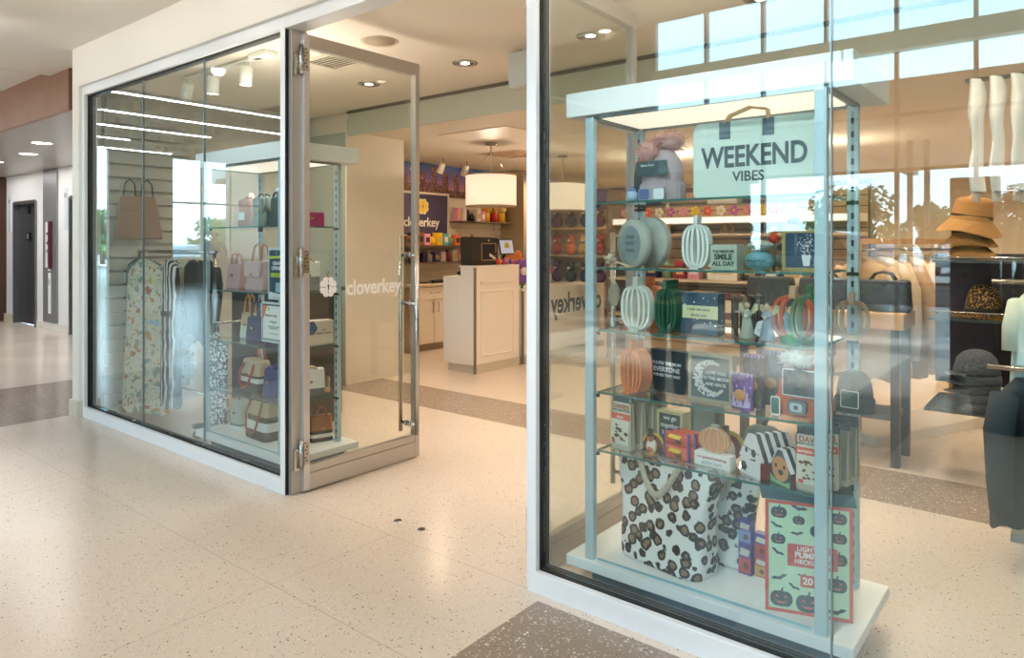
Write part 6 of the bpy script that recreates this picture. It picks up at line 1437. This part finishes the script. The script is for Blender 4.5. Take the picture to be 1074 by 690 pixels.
t = thing('reflection_blocker', 'added dark freestanding totem in the hall, reflected behind the bucket hats', 'blocker', (-.80, -5.75, 0), 0)  # added dark panel, dims the sky reflection behind the hats
obj('blocker_body', B().bx(-.2, .2, -.08, .08, .06, 2.02), pm('#2a2630', .45, 0, .08, 8), t, bev=.01); obj('base', B().bx(-.3, .3, -.2, .2, 0, .06), pm('#3a3a3e', .4, .4), t, bev=.008)
obj('blocker_face', B().bx(-.17, .17, .08, .084, .9, 1.9), pm('#1b1a22', .15), t)
# ------------------------------------------------------------------ outside
struct('outside_ground', B().bx(-90, 70, -140, -15.62, -.25, -.12), pm('#8b8c8a', .8, 0, .1, .6))
struct('side_ground', B().bx(-140, -25.3, -60, 40, -.27, -.14), pm('#8b8c8a', .8, 0, .1, .6))
b = B().bx(-34, 26, -33, -15.75, 4.62, 5.15)
for k in range(9): b.bx(-34+7*k, -33.6+7*k, -33, -15.75, 4.4, 4.62)
struct('canopy_roof', b, pm('#d5cfc6', .6, 0, .04, 1))
struct('kerb_path', B().bx(-60, 40, -20.5, -16.0, -.12, .02), pm('#b9b4ab', .8))
for k, (x, y) in enumerate(((-4.2, -22.7), (-3.75, -22.8), (-14.2, -22.7), (6.2, -22.7))):
    t = thing('canopy_post', 'white round post holding the outdoor canopy, %s' % ('nearer the parked white car in the pair', 'second of the pair by the trees', 'far along the kerb', 'beyond the hall corner')[k], 'post', (x, y, -.12))
    obj('shaft', B().cyl((0, 0, 0), (0, 0, 4.75), .085, n=16), WHITE, t)
    obj('foot_plate', B().cyl((0, 0, 0), (0, 0, .06), .17, n=16), GREYM, t)
def leafball(b, c, r, n, rnd, sz):
    for _ in range(n):
        d = V((rnd.gauss(0, 1), rnd.gauss(0, 1), rnd.gauss(0, 1))).normalized()*(rnd.uniform(.55, 1.0))
        p = V(c)+V((d.x*r[0], d.y*r[1], d.z*r[2]))
        u = V((rnd.gauss(0, 1), rnd.gauss(0, 1), rnd.gauss(0, 1))).normalized(); w = u.orthogonal().normalized()
        s = sz*rnd.uniform(.6, 1.3)
        b.add([p-u*s, p+w*s*.5, p+u*s, p-w*s*.5], [(0, 1, 2, 3)])
def make_tree(seed):
    rnd = random.Random(seed); t = thing('tree', 'x', 'tree', (0, 0, 0), 0, 'trees beyond the car park')
    b = B().tube([(0, 0, 0), (.1, 0, 1.5), (0, .1, 3)], [.22, .17, .12], 8)
    for k in range(5): a = k*1.3; b.tube([(0, .1, 2.2+.2*k), (cos(a)*.8, sin(a)*.8, 3.3+.2*k)], [.09, .04], 6)
    obj('trunk', b, pm('#5b4a3a', .9), t)
    b = B()
    for k in range(14): leafball(b, (rnd.uniform(-2.3, 2.3), rnd.uniform(-1.2, 1.2), rnd.uniform(1.3, 4.4)), (1.3, 1.2, 1.1), 150, rnd, .26)
    obj('crown', b, pm('#587f45', .7, 0, .35, 2), t)
    return t
tr = make_tree(4); first = True
trees = [(-10.4, -46, 1.0, 'tallest green tree in the row reflected beside the hats'), (-7.2, -52.5, .85, 'green tree just past the tallest reflected tree'), (-14.8, -53, .72, 'green tree just before the tallest reflected tree'), (-3.4, -47, .6, 'low green tree behind the hat stack'), (-19.5, -47, .62, 'green tree beyond the parked car'), (.6, -53, .6, 'low tree behind the palm'), (-27, -48, .7, 'far tree along the car park edge')]
for i, (x, y, s, l) in enumerate(trees):
    o = tr if i == 0 else dup(tr, (x, y, -.12))
    o.location = (x, y, -.12); o.scale = (s, s, s); o['label'] = l; o.rotation_euler = (0, 0, i*1.1)
for i, (x, y, s, l) in enumerate(((-44, -12.5, .9, 'tree outside the far end window, on the lobby side of the man'), (-52, -17.6, .8, 'tree outside the far end window, behind the man'), (-50, -24.5, .7, 'tree outside the far end window, on the handbag side of the man'), (-52, -8.2, .8, 'tree seen through the narrow end window'))):
    o = dup(tr, (x, y, -.14), i*50, l, 'trees outside the end window'); o.scale = (s, s, s)
# planting strip with shrubs right outside the glass
def make_shrub(seed):
    rnd = random.Random(seed); t = thing('shrub', 'x', 'shrub', (0, 0, 0), 0, 'shrubs along the window')
    b = B(); [b.tube([(0, 0, 0), (.2*cos(k*1.2), .2*sin(k*1.2), .45)], [.02, .01], 5) for k in range(6)]
    obj('stems', b, pm('#5c4b38', .9), t)
    b = B(); leafball(b, (0, 0, .42), (.5, .4, .36), 380, rnd, .07); leafball(b, (0, 0, .4), (.3, .3, .25), 80, rnd, .07)
    obj('foliage', b, pm('#a9b972', .7, 0, .4, 5), t)
    return t
sh = make_shrub(2)
for i in range(7):
    x = -7.6+1.12*i
    o = sh if i == 0 else dup(sh, (x, -16.5, 0))
    o.location = (x, -16.5-.05*(i % 2), .02); o.rotation_euler = (0, 0, i*.9); o['label'] = 'pale green shrub outside the long window, %s in the row' % ORD[i]
# parked vehicles
def vehicle(label, loc, rz, paint, cat='car', name='parked_car', L_=4.7, Hh=1.78, group=None):
    t = thing(name, label, cat, loc, rz, group); w = .92
    prof = [(-L_/2, .45), (-L_/2+.02, .95), (-L_/2+.25, 1.05), (-L_/2+.35, 1.05), (-L_/2+.55, Hh-.08), (-L_/2+.9, Hh), (.55, Hh), (.9, Hh-.08), (1.45, 1.08), (L_/2-.1, .98), (L_/2, .75), (L_/2, .42)]
    wl = []
    for cx in (L_/2-.95, -L_/2+.9): wl += [(cx+.38*cos(R(a)), .40+.38*sin(R(a))) for a in range(0, 181, 30)]
    obj('body', B().prism(prof+[(p[0], max(.3, p[1])) for p in wl], -w, w), pm(paint, .25, .1, .02, coat=.6), t, bev=.05)
    for y in (-w-.004, w-.004):
        for poly in ([(-L_/2+.62, 1.1), (-L_/2+.78, Hh-.14), (-.65, Hh-.1), (-.65, 1.1)], [(-.55, 1.1), (-.55, Hh-.1), (.5, Hh-.12), (.8, Hh-.2), (1.25, 1.1)]):
            obj('side_window', B().prism(poly, y, y+.008), pm('#1c242b', .1), t)
    obj('windscreen', B().prism([(1.0, Hh-.16), (1.5, 1.1), (1.47, 1.09), (.97, Hh-.15)], -w+.1, w-.1), pm('#1c242b', .1), t)
    obj('rear_window', B().prism([(-L_/2+.36, 1.12), (-L_/2+.53, Hh-.15), (-L_/2+.5, Hh-.15), (-L_/2+.33, 1.12)], -w+.1, w-.1), pm('#1c242b', .1), t)
    for cx in (L_/2-.95, -L_/2+.9):
        for y in (-w-.01, w-.2):
            wh = obj('wheel', B().cyl((cx, y, .35), (cx, y+.21, .35), .35, n=24), pm('#17181a', .7), t, bev=.03)
            obj('hub', B().cyl((cx, y-.006, .35), (cx, y+.216, .35), .2, n=14), STEEL, wh)
    for y in (-.7, .7):
        obj('head_lamp', B().box((L_/2-.02, y, .8), (.06, .3, .14)), pm('#eef3f6', .15), t); obj('tail_lamp', B().box((-L_/2+.02, y, .9), (.05, .14, .24)), pm('#a3191c', .2), t)
    return t
vehicle('white sport utility vehicle parked under the canopy, reflected by the shrubs', (-6.9, -23.4, -.12), 8, '#e9ecee', Hh=1.95)
vehicle('dark car parked past the white sport utility vehicle', (-13.2, -24.0, -.12), 4, '#3a4148', Hh=1.55)
for i in range(5): vehicle('parked car in the far row, %s from the tree end' % ORD[i], (-12+3.6*i, -38.5, -.12), 84, ['#c9ced3', '#5b6b7c', '#ece9e2', '#873a34', '#9aa3a9'][i], Hh=1.5, group='cars in the far row')
for i in range(4): vehicle('parked car outside the end window, %s from the counter side' % ORD[i], (-33, -13.2-2.9*i, -.14), 0, ['#dfe3e6', '#b43a34', '#8f9aa4', '#e9e6df'][i], Hh=1.5, group='cars outside the end window')
# ------------------------------------------------------------------ light
def lamp(kind, name, loc, energy, col=(1, 1, 1), size=.1, rot=(0, 0, 0), spot=120, blend=.8, sy=None):
    l = bpy.data.lights.new(name, kind); l.energy = energy; l.color = col
    if kind == 'AREA':
        l.size = size
        if sy: l.shape = 'RECTANGLE'; l.size_y = sy
    else: l.shadow_soft_size = size
    if kind == 'SPOT': l.spot_size = R(spot); l.spot_blend = blend
    o = bpy.data.objects.new(name, l); C.objects.link(o); o.location = loc; o.rotation_euler = [R(a) for a in rot]
    return o
WARM = (1, .73, .49); WARM2 = (1, .79, .59)
for i in range(6): lamp('SPOT', 'downlight_lamp', (-5.56+1.06*i, 1.47, 2.66), 40, WARM2, .05, spot=150, blend=1)
for x in (-2.4, -1.0, .4): lamp('SPOT', 'rear_spot_lamp', (x, 2.6, 2.46), 60, WARM2, .06, spot=160, blend=1)  # added spots without fixtures, to light the hat side
for x in (-6.1, -3.2, -1.2, .8, 2.8):
    for y in (3.9, 6.2, 8.6): lamp('SPOT', 'rear_spot_lamp', (x, y, 2.46), 80, WARM, .06, spot=160, blend=1)
for x in (-6.3, -4.9, -3.4, -1.9, -.4, 1.2):
    lamp('SPOT', 'concourse_fill_spot', (x, -1.1, 2.94), 8, (1, .96, .92), .05, spot=150, blend=1)  # added under the low ceiling to brighten the floor, no fittings there
for x in (-8.4, -10.4, -12.4, -14.2): lamp('AREA', 'lobby_lamp', (x, 1.0, 2.565), 15, (1, .97, .95), 1.4)
for x in (-20, -14, -10): lamp('SPOT', 'hall_lamp', (x, -3.0, 3.2 if x < -16 else 3.2), 14, (1, .93, .85), .08, spot=160, blend=1)
for x in (-6, -2, 2):
    for y in (-5.5, -10): lamp('SPOT', 'hall_fill_spot', (x, y, 8.5), 240, (1, .985, .97), .25, spot=150, blend=1)  # added high in the hall to lift the light on the storefront
lamp('SPOT', 'hat_fill_spot', (-.95, 1.7, 2.4), 28, WARM2, .04, rot=(55, 0, -15), spot=60, blend=1)  # unseen spot added to brighten the hat stack
lamp('SPOT', 'sweater_fill_spot', (-1.5, 2.6, 2.4), 10, WARM2, .04, rot=(45, 0, -20), spot=70, blend=1)  # fill spot added over the sweaters, no fixture
for x in (-1.08, -4.08): lamp('AREA', 'case_top_fill', (x, .34, 1.99), 11, (1, .86, .74), .9, rot=(180, 0, 0), sy=.4)  # added fill on the case tops, brightens the shop ceiling
lamp('AREA', 'gift_unit_top_fill', (-3.1, 5.75, 2.07), 26, (1, .82, .66), 2.6, rot=(180, 0, 0), sy=.22)  # added fill above the unit for the rear ceiling
for y in (3.57, 4.93): lamp('POINT', 'pendant_lamp', (-5.0, y, 2.10), 60, (1, .82, .64), .07)
for x in (-6.0, -4.8, -3.6, -2.4, -1.2, 0): lamp('SPOT', 'header_fill_spot', (x, -.95, 2.93), 11.5, (1, .985, .965), .05, rot=(72, 0, 0), spot=130, blend=1)  # added spots that brighten the header wall, no fittings built
for x in (-1.28, -.9): lamp('SPOT', 'case_fill_spot', (x, .36, 1.872), 11, (1, .95, .88), .03, spot=165, blend=1)  # bare spots added inside the gift case to brighten its goods
for x, e in ((-.95, 130), (-4.1, 60)): lamp('SPOT', 'case_front_fill_spot', (x, -1.45, 2.93), e, (1, .98, .96), .06, rot=(42, 0, 0), spot=62, blend=.7)  # added outside the glass to brighten the fronts of both cases
for x in (-4.3, -3.9): lamp('SPOT', 'case_fill_spot', (x, .36, 1.872), 11, (1, .95, .88), .03, spot=165, blend=1)  # same added spots for the handbag case
sl = bpy.data.lights.new('sun', 'SUN'); sl.energy = 14; sl.angle = R(1.5); sl.color = (1, .98, .95)
so = bpy.data.objects.new('sun', sl); C.objects.link(so); so.rotation_euler = (R(52), 0, R(12))
# sky: bright hazy midday with thin cloud
w = bpy.data.worlds.new('sky'); sc.world = w; w.use_nodes = True; nt = w.node_tree; nt.nodes.clear()
out = nd(nt, 'ShaderNodeOutputWorld'); bg = nd(nt, 'ShaderNodeBackground'); nt.links.new(bg.outputs[0], out.inputs[0])
tc = nd(nt, 'ShaderNodeTexCoord'); sp = nd(nt, 'ShaderNodeSeparateXYZ'); nt.links.new(tc.outputs['Generated'], sp.inputs[0])
base = ramp(nt, sp.outputs[2], [(0., '#cfe3ee'), (.18, '#bfe0f2'), (.5, '#98cbea'), (1., '#7db6e2')])
cl = tex(nt, 'ShaderNodeTexNoise', tc, 3.2, 'Generated', Detail=6.)
col = mixc(nt, ramp(nt, cl.outputs['Fac'], [(.45, '#000000'), (.8, '#808080')]), base, '#f6f9fa')
nt.links.new(col, bg.inputs[0]); bg.inputs[1].default_value = 7.5

# ------------------------------------------------------------------ camera
cam = bpy.data.cameras.new('camera'); co = bpy.data.objects.new('camera', cam); C.objects.link(co)
cam.sensor_width = 36; cam.lens = 740/1074*36; cam.sensor_fit = 'HORIZONTAL'
cam.shift_y = -(345-256)/1074
co.location = (0, -2.25, 1.38); co.rotation_euler = (R(90), 0, math.atan2(.6288, .7775))
cam.clip_start = .05; cam.clip_end = 400
sc.camera = co
sc.view_settings.view_transform = 'Standard'; sc.view_settings.look = 'None'
sc.view_settings.exposure = 0.27; sc.view_settings.gamma = 1; sc.view_settings.use_curve_mapping = False
cy = sc.cycles
cy.max_bounces = 9; cy.diffuse_bounces = 4; cy.glossy_bounces = 4; cy.transmission_bounces = 6; cy.transparent_max_bounces = 40
cy.caustics_reflective = False; cy.caustics_refractive = False; cy.sample_clamp_indirect = 6.0; cy.sample_clamp_direct = 0
cy.use_denoising = True
